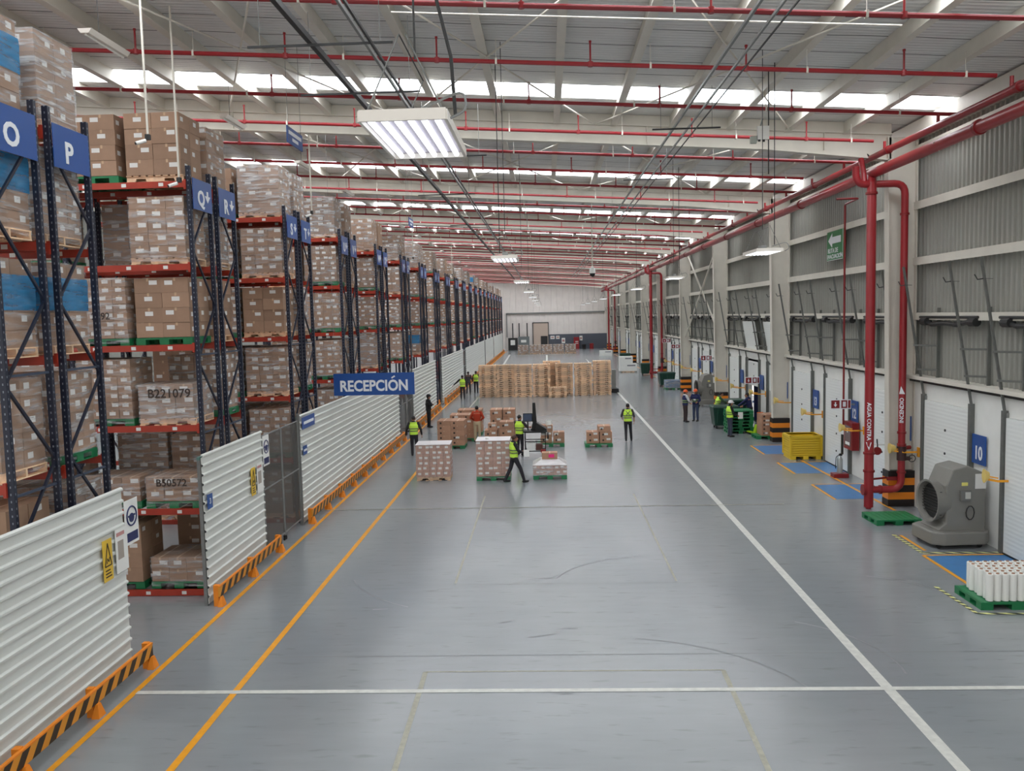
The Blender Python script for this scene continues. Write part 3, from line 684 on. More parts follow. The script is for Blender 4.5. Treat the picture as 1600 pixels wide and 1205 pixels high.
# handwriting on wrapped loads
bpy.context.view_layer.update()
def scrawl(s, size, x, y, z, par_match):
    best = None
    for o in C.objects:
        if o.parent is None and o.name.startswith('pallet_load') and (Vector(o.location) - Vector((x, y, z))).length < .9: best = o if best is None or (Vector(o.location) - Vector((x, y, z))).length < (Vector(best.location) - Vector((x, y, z))).length else best
    if best:
        text(s, size, (x - best.location.x, -LD_D / 2 - .03, z - best.location.z), (1, 0, 0), (0, .0, 1), ink, best, 'marker_writing', bold=.01, depth=.001)
scrawl('B221079', .26, -7.95, 17.8, 4.35, 0)
scrawl('B50572', .22, -8.0, 17.8, 2.45, 0)
scrawl('2092', .2, -9.3, 17.8, 6.0, 0)
scrawl('60RA', .2, -8.0, 24.3, 9.75, 0)

# ---------------------------------------------------------------- fence panels of ribbed sheet, gates and guard rails
FX = -7.05
def fence(y0, y1, label, ht=3.12):
    t = thing('fence_panel', label, 'fence', (FX, y0, 0), group='ribbed white fence panels'); Ln = y1 - y0
    prof = []; z = .05
    while z < ht - .02:
        prof += [(0, z), (0, z + .115), (.035, z + .135), (.035, z + .165), (0, z + .185)]; z += .1945
    prof.append((0, ht)); n = len(prof)
    vs = [(x, 0, z) for x, z in prof] + [(x, Ln, z) for x, z in prof] + [(x - .012, 0, z) for x, z in prof] + [(x - .012, Ln, z) for x, z in prof]
    fs = []
    for i in range(n - 1):
        fs += [(i, i + 1, n + i + 1, n + i), (2 * n + i, 3 * n + i, 3 * n + i + 1, 2 * n + i + 1)]
        fs += [(i, 2 * n + i, 2 * n + i + 1, i + 1), (n + i, n + i + 1, 3 * n + i + 1, 3 * n + i)]
    fs += [(n - 1, 2 * n - 1, 4 * n - 1, 3 * n - 1)]
    MB().add(vs, fs).build('ribbed_sheet', fencem, t)
    m = MB(); np_ = max(2, int(Ln / 3.2) + 1)
    MB().box(-.1, -.03, 0, Ln, 3.04, 3.1).build('top_rail', mat('teal rail', (96, 132, 124), .5), t)
    for i in range(np_):
        y = .04 + (Ln - .08) * i / (np_ - 1); MB().box(-.1, -.03, y - .035, y + .035, 0, 3.05).build('post', galv, t)
    return t
def guard(y0, y1, label, x=-6.82):
    t = thing('guard_rail', label, 'guard rail', (x, y0, 0), group='striped guard rails along the fence'); Ln = y1 - y0
    MB().box(-.02, .02, 0, Ln, .2, .4).build('striped_board', hazd, t)
    n = max(2, int(Ln / 1.75) + 1)
    MB().box(-.025, .025, 0, Ln, .4, .425).build('top_strip', orange, t)
    for i in range(n):
        y = .05 + (Ln - .1) * i / (n - 1)
        MB().box(-.12, -.02, y - .05, y + .05, 0, .44).frust((.03, y), (.06, .1), (.02, .04), 0, .2).build('post', orange, t)
    return t
segs = [(3.0, 13.45, 'ribbed white fence panel in the near left corner with warning sign'), (16.7, 20.3, 'narrow ribbed white fence panel beside the mesh gate'),
        (23.5, 39.6, 'long ribbed white fence panel behind the hanging reception sign'), (43.8, 53.2, 'ribbed white fence panel behind the guard in black'),
        (56.3, 71.0, 'ribbed white fence panel behind the workers by the pallet stacks'), (73.4, 96.0, 'ribbed white fence panel left of the wooden pallet stacks'), (97.2, 112.0, 'far ribbed white fence panel beyond the pallet stacks'), (113.2, 136, 'farthest ribbed white fence panel near the end wall')]
glab = ['black and orange guard rail in the near left corner', 'short black and orange guard rail before the mesh gate', 'long black and orange guard rail under the reception sign', 'black and orange guard rail behind the guard in black', 'guard rail beside the workers near the pallet stacks', 'guard rail left of the wooden pallet stacks', 'guard rail beyond the wooden pallet stacks', 'farthest guard rail near the end wall']
for (a, b_, l), g in zip(segs, glab):
    fence(a, b_, l); guard(a + .1, b_ + (.15 if a > 20 else .25), g) if a != 16.7 else guard(a - .02, b_ + .45, g)
def gate(y0, y1, label, split=True):
    t = thing('mesh_gate', label, 'gate', (FX - .02, y0, 0)); Ln = y1 - y0; half = Ln / 2
    for a, b_ in (((0, half), (half, Ln)) if split else ((0, Ln),)):
        MB().box(-.004, .004, a + .03, b_ - .03, .2, 2.98).build('mesh_infill', greymesh, t)
        m = MB().cyl((0, a + .03, .12), (0, a + .03, 3.02), .022, n=8).cyl((0, b_ - .03, .12), (0, b_ - .03, 3.02), .022, n=8).cyl((0, a + .03, 3.0), (0, b_ - .03, 3.0), .022, n=8).cyl((0, a + .03, .2), (0, b_ - .03, .2), .022, n=8).cyl((0, a + .03, 1.65), (0, b_ - .03, 1.65), .02, n=8)
        m.build('gate_frame', galv, t)
        MB().cyl((-.02, b_ - .06 if a == 0 else a + .06, .05), (.02, b_ - .06 if a == 0 else a + .06, .05), .05, n=12).box(-.02, .02, (b_ - .09) if a == 0 else a + .03, (b_ - .03) if a == 0 else a + .09, .05, .14).build('wheel', black, t)
    return t
gate(20.35, 23.4, 'grey mesh gate between the narrow and the long fence panels')
gate(39.7, 43.7, 'grey mesh gate under the right end of the reception sign')
gate(71.1, 73.3, 'small dark mesh gate between far fence panels', False)
for y, l in ((23.45, 'grey steel gate post at the edge of the long fence panel'), (43.74, 'grey steel gate post beside the guard in black')):
    tag(MB().box(FX - .05, FX + .03, y - .04, y + .02, 0, 3.2).build('gate_post', galv), l, 'post')
# signs on the fence
def warn(y, z, lab, w_=.28, h_=.66):
    t = thing('warning_sign', lab, 'sign', (FX + .045, y, z))
    MB().box(0, .008, 0, w_, 0, h_).build('sign_plate', mat('warning yellow', (232, 192, 60), .4), t)
    m = MB()
    A = Vector((.012, .04, .24)); B = Vector((.012, w_ - .04, .24)); T = Vector((.012, w_ / 2, h_ - .06))
    for p, q in ((A, B), (B, T), (T, A)): m.bar(p, q, .006, .018)
    m.build('triangle', ink, t)
    m = MB(); m.bar((.012, .1, .28), (.012, .12, .36), .004, .015); m.bar((.012, .12, .36), (.012, .16, .3), .004, .015); m.bar((.012, .16, .3), (.012, .19, .37), .004, .015); m.build('pictogram', ink, t)
    for k_ in range(3): MB().box(.008, .012, .05, w_ - .05 - .02 * k_, .06 + .05 * k_, .08 + .05 * k_).build('text_line', ink, t)
warn(12.68, 1.78, 'yellow triangle warning sign on the nearest white fence panel')
warn(19.35, 1.72, 'yellow triangle warning sign on the narrow white fence panel')
def notice(y, z, lab, w_, h_, red=False):
    t = thing('notice_board', lab, 'sign', (FX + .045, y, z))
    MB().box(0, .008, 0, w_, 0, h_).build('sign_plate', white, t)
    MB().box(.009, .012, .06, w_ - .14, .22, h_ - .2).build('printed_panel', mat('notice grey', (170, 160, 150), .6), t)
    MB().box(.009, .012, .03, w_ - .1, h_ - .12, h_ - .06).build('printed_heading', mat('notice pink', (190, 140, 135), .6), t)
notice(13.08, 1.8, 'white notice beside the warning sign at the end of the nearest panel', .38, .72)
notice(19.75, 1.7, 'white notice beside the warning sign on the narrow fence panel', .42, .72)
def ppe(y, z, lab):
    t = thing('helmet_sign', lab, 'sign', (FX + .02, y, z))
    MB().box(0, .008, 0, .45, 0, .75).build('sign_plate', white, t)
    m = MB(); m.tube([(.012, .225 + .16 * math.cos(a * PI / 12), .47 + .16 * math.sin(a * PI / 12)) for a in range(25)], .014, 6); m.build('ring', mat('sign navy', (40, 48, 96), .5), t)
    m = MB(); m.lathe([(.085, 0), (.085, .006)], (.01, .225, .44), 18, ax='x', sy=.9); m.box(.01, .02, .11, .34, .46, .49); m.build('helmeted_head', MATS['sign navy'], t)
    MB().box(.009, .013, .04, .41, .05, .2).build('text_band', MATS['sign navy'], t)
ppe(13.46, 2.15, 'white helmet sign on the edge of the nearest fence panel')
ppe(20.32, 2.25, 'white helmet sign on the edge of the narrow fence panel')
def blue_small(y, z, w_, h_, lab, s=None):
    t = thing('blue_sign', lab, 'sign', (FX + .045, y, z)); p = MB().box(0, .008, 0, w_, 0, h_).build('sign_plate', signb, t)
    if s: text(s, h_ * .55, (.012, w_ / 2, h_ / 2), (0, 1, 0), (0, 0, 1), signw, p)
    else: MB().box(.009, .012, w_ * .12, w_ * .9, h_ * .38, h_ * .62).build('text_line', signw, t)
blue_small(16.78, 2.0, .26, .3, 'small blue sign at the left edge of the narrow fence panel', '3')
blue_small(23.62, 2.72, 1.3, .34, 'blue lettered sign on top corner of the long fence panel')
blue_small(23.62, 1.98, .4, .26, 'small blue sign low on the edge of the long fence panel')

# reception sign
t = thing('reception_sign', 'big blue hanging sign reading RECEPCIÓN over the fence', 'sign', (-5.8, 28.0, 3.28))
p = MB().box(-1.36, 1.36, -.02, .02, 0, .74).build('sign_board', signb, t)
text('RECEPCION', .5, (0, -.024, .3), (1, 0, 0), (0, 0, 1), signw, p, bold=.03, sx=.86)
MB().bar((.6, -.026, .56), (.71, -.026, .63), .012, .05).build('accent', signw, p)
m = MB()
for x in (-1.3, 1.3): m.cyl((x, 0, .74), (x, 0, ROOF(-5.8 + x) - 3.28 - .3), .006, n=5)
MB().cyl((-1.3, 0, .74), (-1.3, 0, ROOF(-7.1) - 3.3), .005, n=5).build('hanging_cable', galv, t); MB().cyl((1.3, 0, .74), (1.3, 0, ROOF(-4.5) - 3.3), .005, n=5).build('hanging_cable', galv, t)

# ---------------------------------------------------------------- sprinkler pipes, conduits, lights under the roof
random.seed(5)
PZ = lambda x: 10.88 - .063 * x
headm = MB().cyl((0, 0, 0), (0, 0, .42), .02, n=6).cyl((0, 0, .42), (0, 0, .46), .03, n=6).cyl((0, 0, -.05), (0, 0, .05), .055, n=8)
o = headm.build('h', redp); HEAD = o.data; bpy.data.objects.remove(o)
hang = MB().cyl((0, 0, 0), (0, 0, .45), .006, n=4).box(-.02, .02, -.05, .05, -.06, .06); o = hang.build('h', cream); HANG = o.data; bpy.data.objects.remove(o)
for i in range(42):
    y = 14.38 + 3.15 * i
    if y > YF - 4: break
    x0, x1 = (-24, 9.9) if i % 2 == 0 else (-24, 9.0)
    t = thing('sprinkler_pipe', 'red sprinkler branch pipe across the hall under the roof, %s from the camera' % ordn(i + 1), 'pipe', (0, y, 0), group='sprinkler branch pipes')
    rr = .045 if i < 12 else .05
    m = MB().cyl((x0, 0, PZ(x0)), (x1, 0, PZ(x1)), rr, n=8); m.build('pipe', redp, t, smooth=True)
    MB().cyl((9.3, 0, PZ(9.3)), (9.3, 0, 10.05), .04, n=8).build('drop', redp, t, smooth=True)
    if i < 16:
        for k in range(-5, 4):
            x = k * 3.1 + (1.0 if i % 2 else -.3)
            if x < 9: inst('sprinkler_head', HEAD, t, (x, 0, PZ(x)))
        for k in range(-4, 4):
            x = k * 3.1 + 2.2; inst('pipe_hanger', HANG, t, (x, 0, PZ(x)))
# two main pipes along the right wall
t = thing('fire_main', 'thick red fire main running along the top of the right wall', 'pipe', (9.3, 0, 9.57))
MB().cyl((0, 3, 0), (0, YF - 4, 0), .135, n=16).build('pipe', redp, t, smooth=True)
m = MB()
for k in range(22): m.cyl((0, 6.1 + k * 6.3, 0), (0, 6.22 + k * 6.3, 0), .165, n=16)
m.build('coupling', redd, t, smooth=True)
m = MB()
for k in range(12): m.tube([(-.14, 8 + k * 4.2, .05), (0, 8 + k * 4.2, .15), (.14, 8 + k * 4.2, .05), (0, 8 + k * 4.2, -.15), (-.14, 8 + k * 4.2, .05)], .01, 5)
m.build('pipe_clamp', cream, t)
t = thing('sprinkler_main', 'slimmer red main pipe running above the thick fire main', 'pipe', (9.3, 0, 10.02))
MB().cyl((0, 3, 0), (0, YF - 4, 0), .085, n=14).build('pipe', redp, t, smooth=True)
m = MB()
for k in range(22): m.cyl((0, 4.6 + k * 6.3, 0), (0, 4.72 + k * 6.3, 0), .11, n=14)
m.build('coupling', redd, t, smooth=True)
m = MB()
for k in range(11): m.bar((0, 12.2 + 12.6 * k, 0), (-.5, 12.9 + 12.6 * k, 1.0), .03, .03)
m.build('sway_brace', dark, t)
for i, (y, lab) in enumerate(((24.72, 'nearest'), (75.1, 'middle'), (125.5, 'farthest'))):
    t = thing('fire_riser', 'red fire water riser loop coming down at the striped column, %s of the three' % lab, 'pipe', (9.22, y - .2 - .02, 0), group='fire risers')
    MB().tube([(.08, .25, 9.55), (0, 0, 9.3), (0, 0, .62), (0, 0, .05)], [.13, .13, .13, .13], 16).build('supply_pipe', redp, t, smooth=True)
    MB().tube([(-.45, 0, 9.75), (-.42, 0, 9.25), (.92, 0, 9.25), (.92, 0, .55), (0, 0, .55)], .1, 14, bend=.3).build('return_pipe', redp, t, smooth=True)
    MB().tube([(-.2, .3, 10.0), (-.2, .1, 9.6), (-.2, 0, 9.25)], .08, 12).build('elbow', redp, t, smooth=True)
    MB().cyl((0, 0, .0), (0, 0, .3), .075, n=12).build('foot', redp, t, smooth=True)
    m = MB()
    for z in (9.0, 1.62, 1.1): m.cyl((0, 0, z - .03), (0, 0, z + .03), .16, n=16)
    for z in (8.4, 2.2, 1.85, 1.05): m.cyl((.92, 0, z - .03), (.92, 0, z + .03), .125, n=16)
    m.cyl((-.18, 0, .55), (-.1, 0, .55), .16, n=14).cyl((.3, 0, .55), (.36, 0, .55), .13, n=14)
    m.build('coupling', redd, t, smooth=True)
    m = MB().cyl((.92, 0, 1.4), (.92, 0, 1.8), .13, n=14).cyl((.92, 0, 1.45), (1.15, -.02, 1.45), .06, n=10).cyl((.92, 0, 1.7), (.92, -.2, 1.7), .04, n=8)
    m.build('valve_body', mat('valve dark', (60, 34, 34), .5), t, smooth=True)
    m = MB().tube([(1.2 + .1 * math.cos(a * PI / 6), -.04, 1.45 + .1 * math.sin(a * PI / 6)) for a in range(13)], .012, 6); m.cyl((1.15, -.03, 1.45), (1.2, -.04, 1.45), .015, n=6).build('handwheel', dark, t)
    MB().cyl((.92, 0, 1.75), (1.2, .1, 1.75), .06, n=10).build('side_branch', redd, t, smooth=True)
    m = MB().cyl((.0, 0, .85), (.8, .3, .85), .03, n=8); m.box(.55, .95, .05, .12, .8, .9).build('pipe_support', redd, t)
    if i == 0:
        text('AGUA CONTRA', .15, (-.06, -.13, 2.55), (0, 0, -1), (1, -.45, 0), signw, t, 'pipe_lettering', bold=.02)
        a = MB(); a.add([(-.12, -.075, 1.95), (.02, -.14, 1.95), (-.05, -.125, 1.72)], [(0, 1, 2)]); a.build('flow_arrow', signw, t)
        text('INCENDIO', .15, (.87, -.105, 2.85), (0, 0, 1), (-1, .25, 0), signw, t, 'pipe_lettering', bold=.02)
        a = MB(); a.add([(.8, -.075, 3.32), (.95, -.112, 3.32), (.84, -.1, 3.55)], [(0, 1, 2)]); a.build('flow_arrow', signw, t)
# small red pipe down to the hose cabinet
t = thing('small_fire_pipe', 'thin red pipe dropping down the wall to the hose cabinet', 'pipe', (10.1, 29.45, 0))
MB().tube([(-.7, -1.5, 9.3), (.0, -1.5, 9.3), (.1, 0, 9.3), (.1, 0, 1.75)], .035, 8, bend=.1).build('pipe', redd, t, smooth=True)
# electrical runs and conduits along the hall
for x, z, r_, mm, lab in ((-3.62, 10.2, .04, dark, 'thick dark conduit on the left, running down the hall'), (-2.78, 10.2, .022, galv, 'thin grey conduit beside the thick dark one'), (-2.6, 10.05, .018, dark, 'thin dark conduit right of the grey one over the aisle'),
                          (3.15, 10.2, .022, galv, 'left grey conduit of the three at right of the hall'), (3.5, 10.2, .018, galv, 'middle grey conduit of the three at right of the hall'), (3.62, 10.1, .01, dark, 'dark conduit, rightmost of the three at right')):
    m = MB().bar((x, 5, z), (x, 100, z), r_ * 2, r_ * 2.4); tag(m.build('conduit', mm), lab, 'conduit')
for i, (xa, xb, y) in enumerate(((-4.6, -2.3, 13.5), (-4.6, -2.3, 16.4), (-3.4, -1.5, 23), (2.6, 4.2, 20.5), (2.6, 4.2, 28), (-4.4, -2.4, 30), (-4.4, -2.4, 40))):
    t = thing('strut_hanger', 'grey strut crossbar carrying conduits under the roof, %s in distance' % ordn(i + 1), 'hanger', (0, y, 10.12), group='strut crossbars')
    MB().box(xa, xb, -.012, .012, -.025, .01).build('crossbar', dark, t)
    for x in (xa + .2, xb - .2): MB().cyl((x, 0, 0), (x, 0, ROOF(x) - 10.42), .006, n=4).build('rod', galv, t)
tag(MB().cyl((-2.6, 15.2, PZ(-2.6) + .12), (6.2, 15.2, PZ(6.2) + .12), .014, n=6).build('conduit', cream), 'thin white conduit crossing the hall between near sprinkler pipes', 'conduit')
# roof cross rods
k = 0
for bay, c in enumerate(COLS[1:6]):
    for x0, x1 in ((-9, -4), (-3.8, 1.5), (1.5, 7)):
        for a, b_ in ((x0, x1), (x1, x0)):
            k += 1
            m = MB().cyl((a, c + .3, ROOF(a) - .38), (b_, c + 12.3, ROOF(b_) - .38), .022, n=5); tag(m.build('brace_rod', cream), 'thin pale diagonal roof brace rod in the %s bay, %s pair, leaning %s' % (ordn(bay + 1), 'left' if x0 < -5 else ('middle' if x0 < 0 else 'right'), 'right' if b_ > a else 'left'), 'brace', 'diagonal roof brace rods')
# high-bay fluorescent fixtures
def high_bay():
    t = thing('high_bay_light', '', 'ceiling light')
    m = MB().box(-.27, .27, 0, 1.25, .045, .065).box(-.28, -.26, 0, 1.25, 0, .065).box(.26, .28, 0, 1.25, 0, .065).box(-.27, .27, -.01, .01, -.0, .07).box(-.27, .27, 1.24, 1.26, 0, .065)
    m.build('housing', mat('fixture white', (232, 226, 216), .4), t)
    MB().box(-.26, .26, .02, 1.23, .035, .045).build('reflector', mat('reflector', (150, 142, 148), .6), t)
    for i in range(6):
        x = -.21 + .084 * i; MB().cyl((x, .05, .015), (x, 1.2, .015), .019, n=10).build('tube', tubem, t, smooth=True)
    for y in (.1, 1.15): MB().cyl((-.25, y, .06), (-.02, y, .55), .005, n=4).cyl((.25, y, .06), (.02, y, .55), .005, n=4).build('chain', galv, t)
    MB().cyl((-.02, .1, .55), (-.02, 1.15, .55), .005, n=4).cyl((0, .62, .55), (0, .62, ROOF(-.86) - 7.06), .008, n=5).build('suspension_cable', dark, t)
    MB().tube([(.1, .2, .12), (.38, .1, .2), (.4, 0, .05), (.3, -.02, .0)], .008, 6, bend=.15).build('power_lead', galv, t)
    MB().box(-.06, .06, .5, .7, .11, .17).build('ballast_box', galv, t)
    return t
hb = None; n = 0
for side, xs_ in ((0, -.86), (1, 4.7)):
    for k in range(9):
        y = 5.3 + 12.7 * k
        if side and k == 0: continue
        lab = 'bright fluorescent high-bay light, %s of the %s row' % (ordn(k + 1 - side), 'left-hand' if side == 0 else 'right-hand')
        if hb is None: hb = high_bay(); hb.location = (xs_, y, 7.02); hb['label'] = lab; hb['group'] = 'high-bay lights'; bpy.context.view_layer.update()
        else:
            c_ = copy_tree(hb, lab, (xs_, y, 7.02), group='high-bay lights')
            if side:
                for q in c_.children:
                    if q.name.startswith('suspension'): q.scale = (1, 1, (ROOF(4.7) - 7.02) / (ROOF(-.86) - 7.02))
tag(MB().tube([(-.6, 6.0, 7.2), (-.62, 6.0, 7.6), (-.95, 6.2, 9), (-1.0, 6.4, 11.6)], .014, 6).build('power_cable', dark), 'dark power cable rising from the nearest high-bay light', 'cable')
for i, (x, y, z0) in enumerate(((4.95, 18.6, 7.2), (4.9, 31.3, 7.2), (-1.0, 19.0, 7.2))):
    tag(MB().cyl((x, y, z0), (x, y, ROOF(x) - .3), .01, n=5).build('power_cable', black), 'dark power cable hanging to the %s' % ('second right-hand light', 'third right-hand light', 'second left-hand light')[i], 'cable')
# strip lights over the rack aisles
sl = None
for i in range(12):
    y = 15.0 + 6.37 * i; lab = 'unlit tube light hanging over the %s rack aisle from the camera' % ordn(i + 1)
    if sl is None:
        sl = thing('strip_light', lab, 'ceiling light', (-8, y, 10.95), group='strip lights over rack aisles')
        MB().frust((0, .7), (.07, .7), (.13, .7), 0, .08).build('housing', mat('fixture white', (232, 226, 216), .4), sl)
        MB().cyl((-.0, .03, -.02), (0, 1.37, -.02), .02, n=8).build('tube', white, sl, smooth=True)
        MB().cyl((0, .5, .08), (0, .5, 1.22), .006, n=4).build('hanging_wire', dark, sl)
        bpy.context.view_layer.update()
    else: copy_tree(sl, lab, (-8, y, 10.95), group='strip lights over rack aisles')
# camera poles
def cam_pole(x, y, z, lab, two=False):
    t = thing('security_camera', lab, 'camera', (x, y, z)); top = ROOF(x) - z - .01
    MB().cyl((0, 0, 0), (0, 0, top), .022, n=8).build('pole', cream, t)
    MB().box(-.04, .04, -.04, .04, -.08, .02).build('junction', dark, t)
    m = MB().cyl((-.02, -.05, -.1), (-.15, -.17, -.17), .035, n=10); m.build('camera_body', white, t, smooth=True)
    MB().cyl((-.15, -.17, -.17), (-.158, -.178, -.176), .027, n=10).build('lens', black, t)
cam_pole(-7.3, 15.7, 9.3, 'security camera on a white pole above rack row Q, higher of the two')
cam_pole(-7.38, 17.15, 8.75, 'security camera on a white pole resting near the Q sign, lower of the two')
cam_pole(-7.0, 25.6, 9.1, 'security camera on a long white pole above rack row T')
cam_pole(-6.9, 44.5, 9.0, 'security camera on a white pole farther along the racks')
cam_pole(-6.9, 63.0, 9.0, 'security camera on a white pole far along the racks')
t = thing('dome_camera', 'white dome camera hanging on a pole in the middle of the hall', 'camera', (2.55, 46, 8.0))
MB().cyl((0, 0, .1), (0, 0, ROOF(2.58) - 8.01), .03, n=8).build('pole', cream, t); MB().lathe([(.05, .35), (.15, .25), (.17, 0)], n=16).build('housing', white, t, smooth=True); MB().lathe([(.15, 0), (.13, -.1), (.07, -.17), (.01, -.19)], n=16).build('dome', black, t, smooth=True)
t = thing('wireless_antenna', 'white antenna panel with small radio box hanging under the roof at right', 'antenna', (5.05, 20, 9.72))
MB().box(-.12, .14, -.05, .05, -.02, .28).build('panel', white, t); MB().box(-.28, -.14, -.05, .05, -.1, .06).build('radio_box', mat('box grey', (168, 176, 166), .5), t)
MB().cyl((.14, .02, -.8), (.14, .02, ROOF(5.25) - 9.73), .014, n=6).build('cable', dark, t); MB().cyl((-.14, 0, -.05), (0, 0, .45), .02, n=6).build('bracket', galv, t); MB().box(-.1, -.05, -.02, .02, -.06, -.02).box(0, .05, -.02, .02, -.07, -.02).build('connector', black, t)
for i, (x, y, z, l) in enumerate(((-5.5, 18.4, 9.85, 'blue two-line aisle sign hanging high over the near racks'), (-5.5, 34.6, 9.75, 'blue aisle sign hanging high farther along the racks'))):
    t = thing('hanging_sign', l, 'sign', (x, y, z)); MB().box(-.01, .01, 0, 1.15, -.18, .18).build('sign_board', signb, t)
    MB().box(.01, .014, .1, 1.05, .02, .1).build('text_line', signw, t); MB().box(.01, .014, .35, .8, -.1, -.03).build('text_line', signw, t)
    for q in (.1, 1.05): MB().cyl((0, q, .18), (0, q, ROOF(x) - z), .005, n=4).build('hanging_wire', galv, t)
# thin drop wires
for i, (x, y, z0) in enumerate(((-5.6, 38, 8.2), (-4.6, 38.5, 8.2), (-4.2, 30.5, 7.8), (3.6, 34, 6.9))):
    pass

# ---------------------------------------------------------------- things along the right wall
t = thing('evacuation_sign', 'green RUTA DE EVACUACIÓN sign with white arrow on the wall cladding', 'sign', (10.5, 31.3, 7.55))
MB().box(-.01, .01, -.85, .85, 0, 1.05).build('sign_board', mat('sign green', (20, 120, 62), .4), t)
a = MB(); a.prism([(.7, .72), (.28, .98), (.28, .84), (-.62, .84), (-.62, .6), (.28, .6), (.28, .46)], -.02, -.012, ax='x'); a.build('arrow', signw, t)
text('RUTA DE', .24, (-.016, .2, .34), (0, -1, 0), (0, 0, 1), signw, t, sx=1.1, bold=.012); text('EVACUACION', .21, (-.016, 0, .13), (0, -1, 0), (0, 0, 1), signw, t, sx=1.2, bold=.012); MB().bar((-.018, -.6, .2), (-.018, -.66, .235), .01, .02).build('accent', signw, t)
MB().box(-.015, -.01, -.84, .84, .0, .02).box(-.015, -.01, -.84, -.82, 0, 1.05).build('border', signw, t)
def red_sign(x, y, z, lab):
    t = thing('fire_sign', lab, 'sign', (x, y, z)); MB().box(-.35, .35, -.01, .01, 0, .33).build('sign_plate', signw, t); MB().box(.35, 10.62 - x, -.01, .01, .12, .18).build('bracket', galv, t)
    MB().box(-.32, -.04, -.014, -.01, .03, .3).box(.02, .22, -.014, -.01, .03, .3).box(.25, .33, -.014, -.01, .03, .3).build('red_panel', redd, t)
    a = MB(); a.prism([(-.2, .24), (-.16, .24), (-.16, .16), (-.12, .16), (-.18, .07), (-.24, .16), (-.2, .16)], -.018, -.014); a.build('arrow', signw, t); MB().box(.07, .17, -.018, -.014, .08, .25).build('pictogram', signw, t)
for x, y, z, l in ((10.05, 29.3, 2.35, 'small red fire arrow sign beside door 12'), (10.1, 42.0, 2.2, 'red fire arrow sign beside the raised dock door'), (10.1, 54.0, 2.7, 'red fire arrow sign above the grey cooler'), (10.0, 66.0, 3.0, 'red fire arrow sign beyond the striped column'), (10.0, 71.0, 3.3, 'farthest red fire arrow sign by the middle riser')):
    red_sign(x, y, z, l)
t = thing('hose_cabinet', 'red fire hose cabinet with glass door beside door 12', 'cabinet', (10.3, 29.3, .95))
MB().box(0, .25, -.4, .4, 0, .95).build('cabinet_box', redd, t, bevel=.01)
MB().box(-.01, .0, -.28, .28, .12, .82).build('glass_door', mat('cabinet glass', (120, 96, 96), .15), t); MB().box(-.016, -.01, -.2, .2, .16, .26).box(-.016, -.01, -.05, .07, .58, .72).build('door_label', white, t)
t = thing('fire_extinguisher', 'silver fire extinguisher standing on a red base below the hose cabinet', 'extinguisher', (10.0, 29.2, 0))
MB().box(-.25, .25, -.2, .2, 0, .14).build('base', redd, t, bevel=.01); MB().lathe([(.09, .14), (.095, .17), (.095, .62), (.06, .7), (.03, .74)], n=16).build('cylinder', mat('steel bottle', (176, 182, 182), .3, .6), t, smooth=True)
MB().box(-.02, .08, -.02, .02, .74, .82).tube([(-.02, 0, .78), (-.13, 0, .7), (-.14, 0, .3)], .012, 6, bend=.06).build('valve_and_hose', black, t)
tag(MB().box(10.36, 10.4, 30.0, 30.15, .65, 1.35).build('wall_switch', black), 'black wall control strip between the track and hose cabinet', 'switch')
# wall alarm unit left of the near column
t = thing('alarm_valve', 'dark red alarm bell on white bracket beside the near striped column', 'valve', (9.75, 25.3, 1.55))
MB().cyl((0, 0, 0), (0, -.06, 0), .12, n=14).build('bell', redd, t, smooth=True); MB().tube([(-.2, 0, .3), (-.22, 0, .1), (-.05, 0, 0)], .02, 6).tube([(.0, 0, .35), (.02, 0, .1)], .02, 6).build('linkage', dark, t); MB().box(-.2, .5, -.01, .01, .16, .2).build('bracket', white, t)
# mobile evaporative cooler
def cooler():
    t = thing('evaporative_cooler', '', 'cooler')
    # outlet faces -x; body sits with back to +x side, camera sees -y flank
    b = MB(); b.prism([(-.55, .22), (.5, .22), (.55, .35), (.55, 1.72), (.5, 1.8), (.1, 1.98), (-.25, 1.9), (-.42, 1.5), (-.42, .6), (-.6, .45)], -.42, .42)
    b.build('body', greyp, t, bevel=.03)
    b = MB(); b.prism([(-.8, -.45), (-.55, -.62), (.45, -.62), (.6, -.5), (.6, .5), (.45, .62), (-.55, .62), (-.8, .45)], .1, .42, ax='z'); b.build('water_tank', greyp, t, bevel=.04)
    b = MB().lathe([(.44, -.3), (.5, -.62), (.52, -.66), (.47, -.65), (.44, -.5), (.0, -.5)], (0, 0, 1.08), 28, ax='x'); b.build('air_outlet', greyp, t, smooth=True)
    b = MB().lathe([(.43, -.52), (.43, -.51)], (0, 0, 1.08), 28, ax='x'); b.build('outlet_grille', black, t)
    b = MB()
    for i in range(-5, 6): b.box(-.56, -.52, -.42, .42, 1.08 + i * .07 - .006, 1.08 + i * .07 + .006) if abs(i) < 5 else None
    b.build('louvre', mat('louvre grey', (60, 58, 56), .5), t)
    MB().box(-.1, .15, -.5, -.42, 1.15, 1.4).build('control_panel', mat('panel grey', (112, 112, 108), .5), t, bevel=.01); MB().box(.0, .13, -.506, -.5, 1.2, 1.36).build('control_display', mat('panel light', (196, 196, 188), .5), t)
    MB().box(.28, .54, -.43, -.42, 1.42, 1.78).build('instruction_sheet', labelm, t); MB().box(-.05, .1, -.43, -.42, 1.5, 1.58).build('yellow_label', mat('pale yellow', (230, 220, 120), .5), t)
    MB().tube([(.15 + .1 * math.cos(a * PI / 5), -.46, .85 + .17 * math.sin(a * PI / 5)) for a in range(11)], .012, 6).build('coiled_cord', black, t)
    for x in (-.6, .4):
        for y in (-.45, .45): MB().cyl((x, y - .02, .06), (x, y + .02, .06), .06, n=12).box(x - .03, x + .03, y - .03, y + .03, .06, .12).build('caster', black, t)
    return t
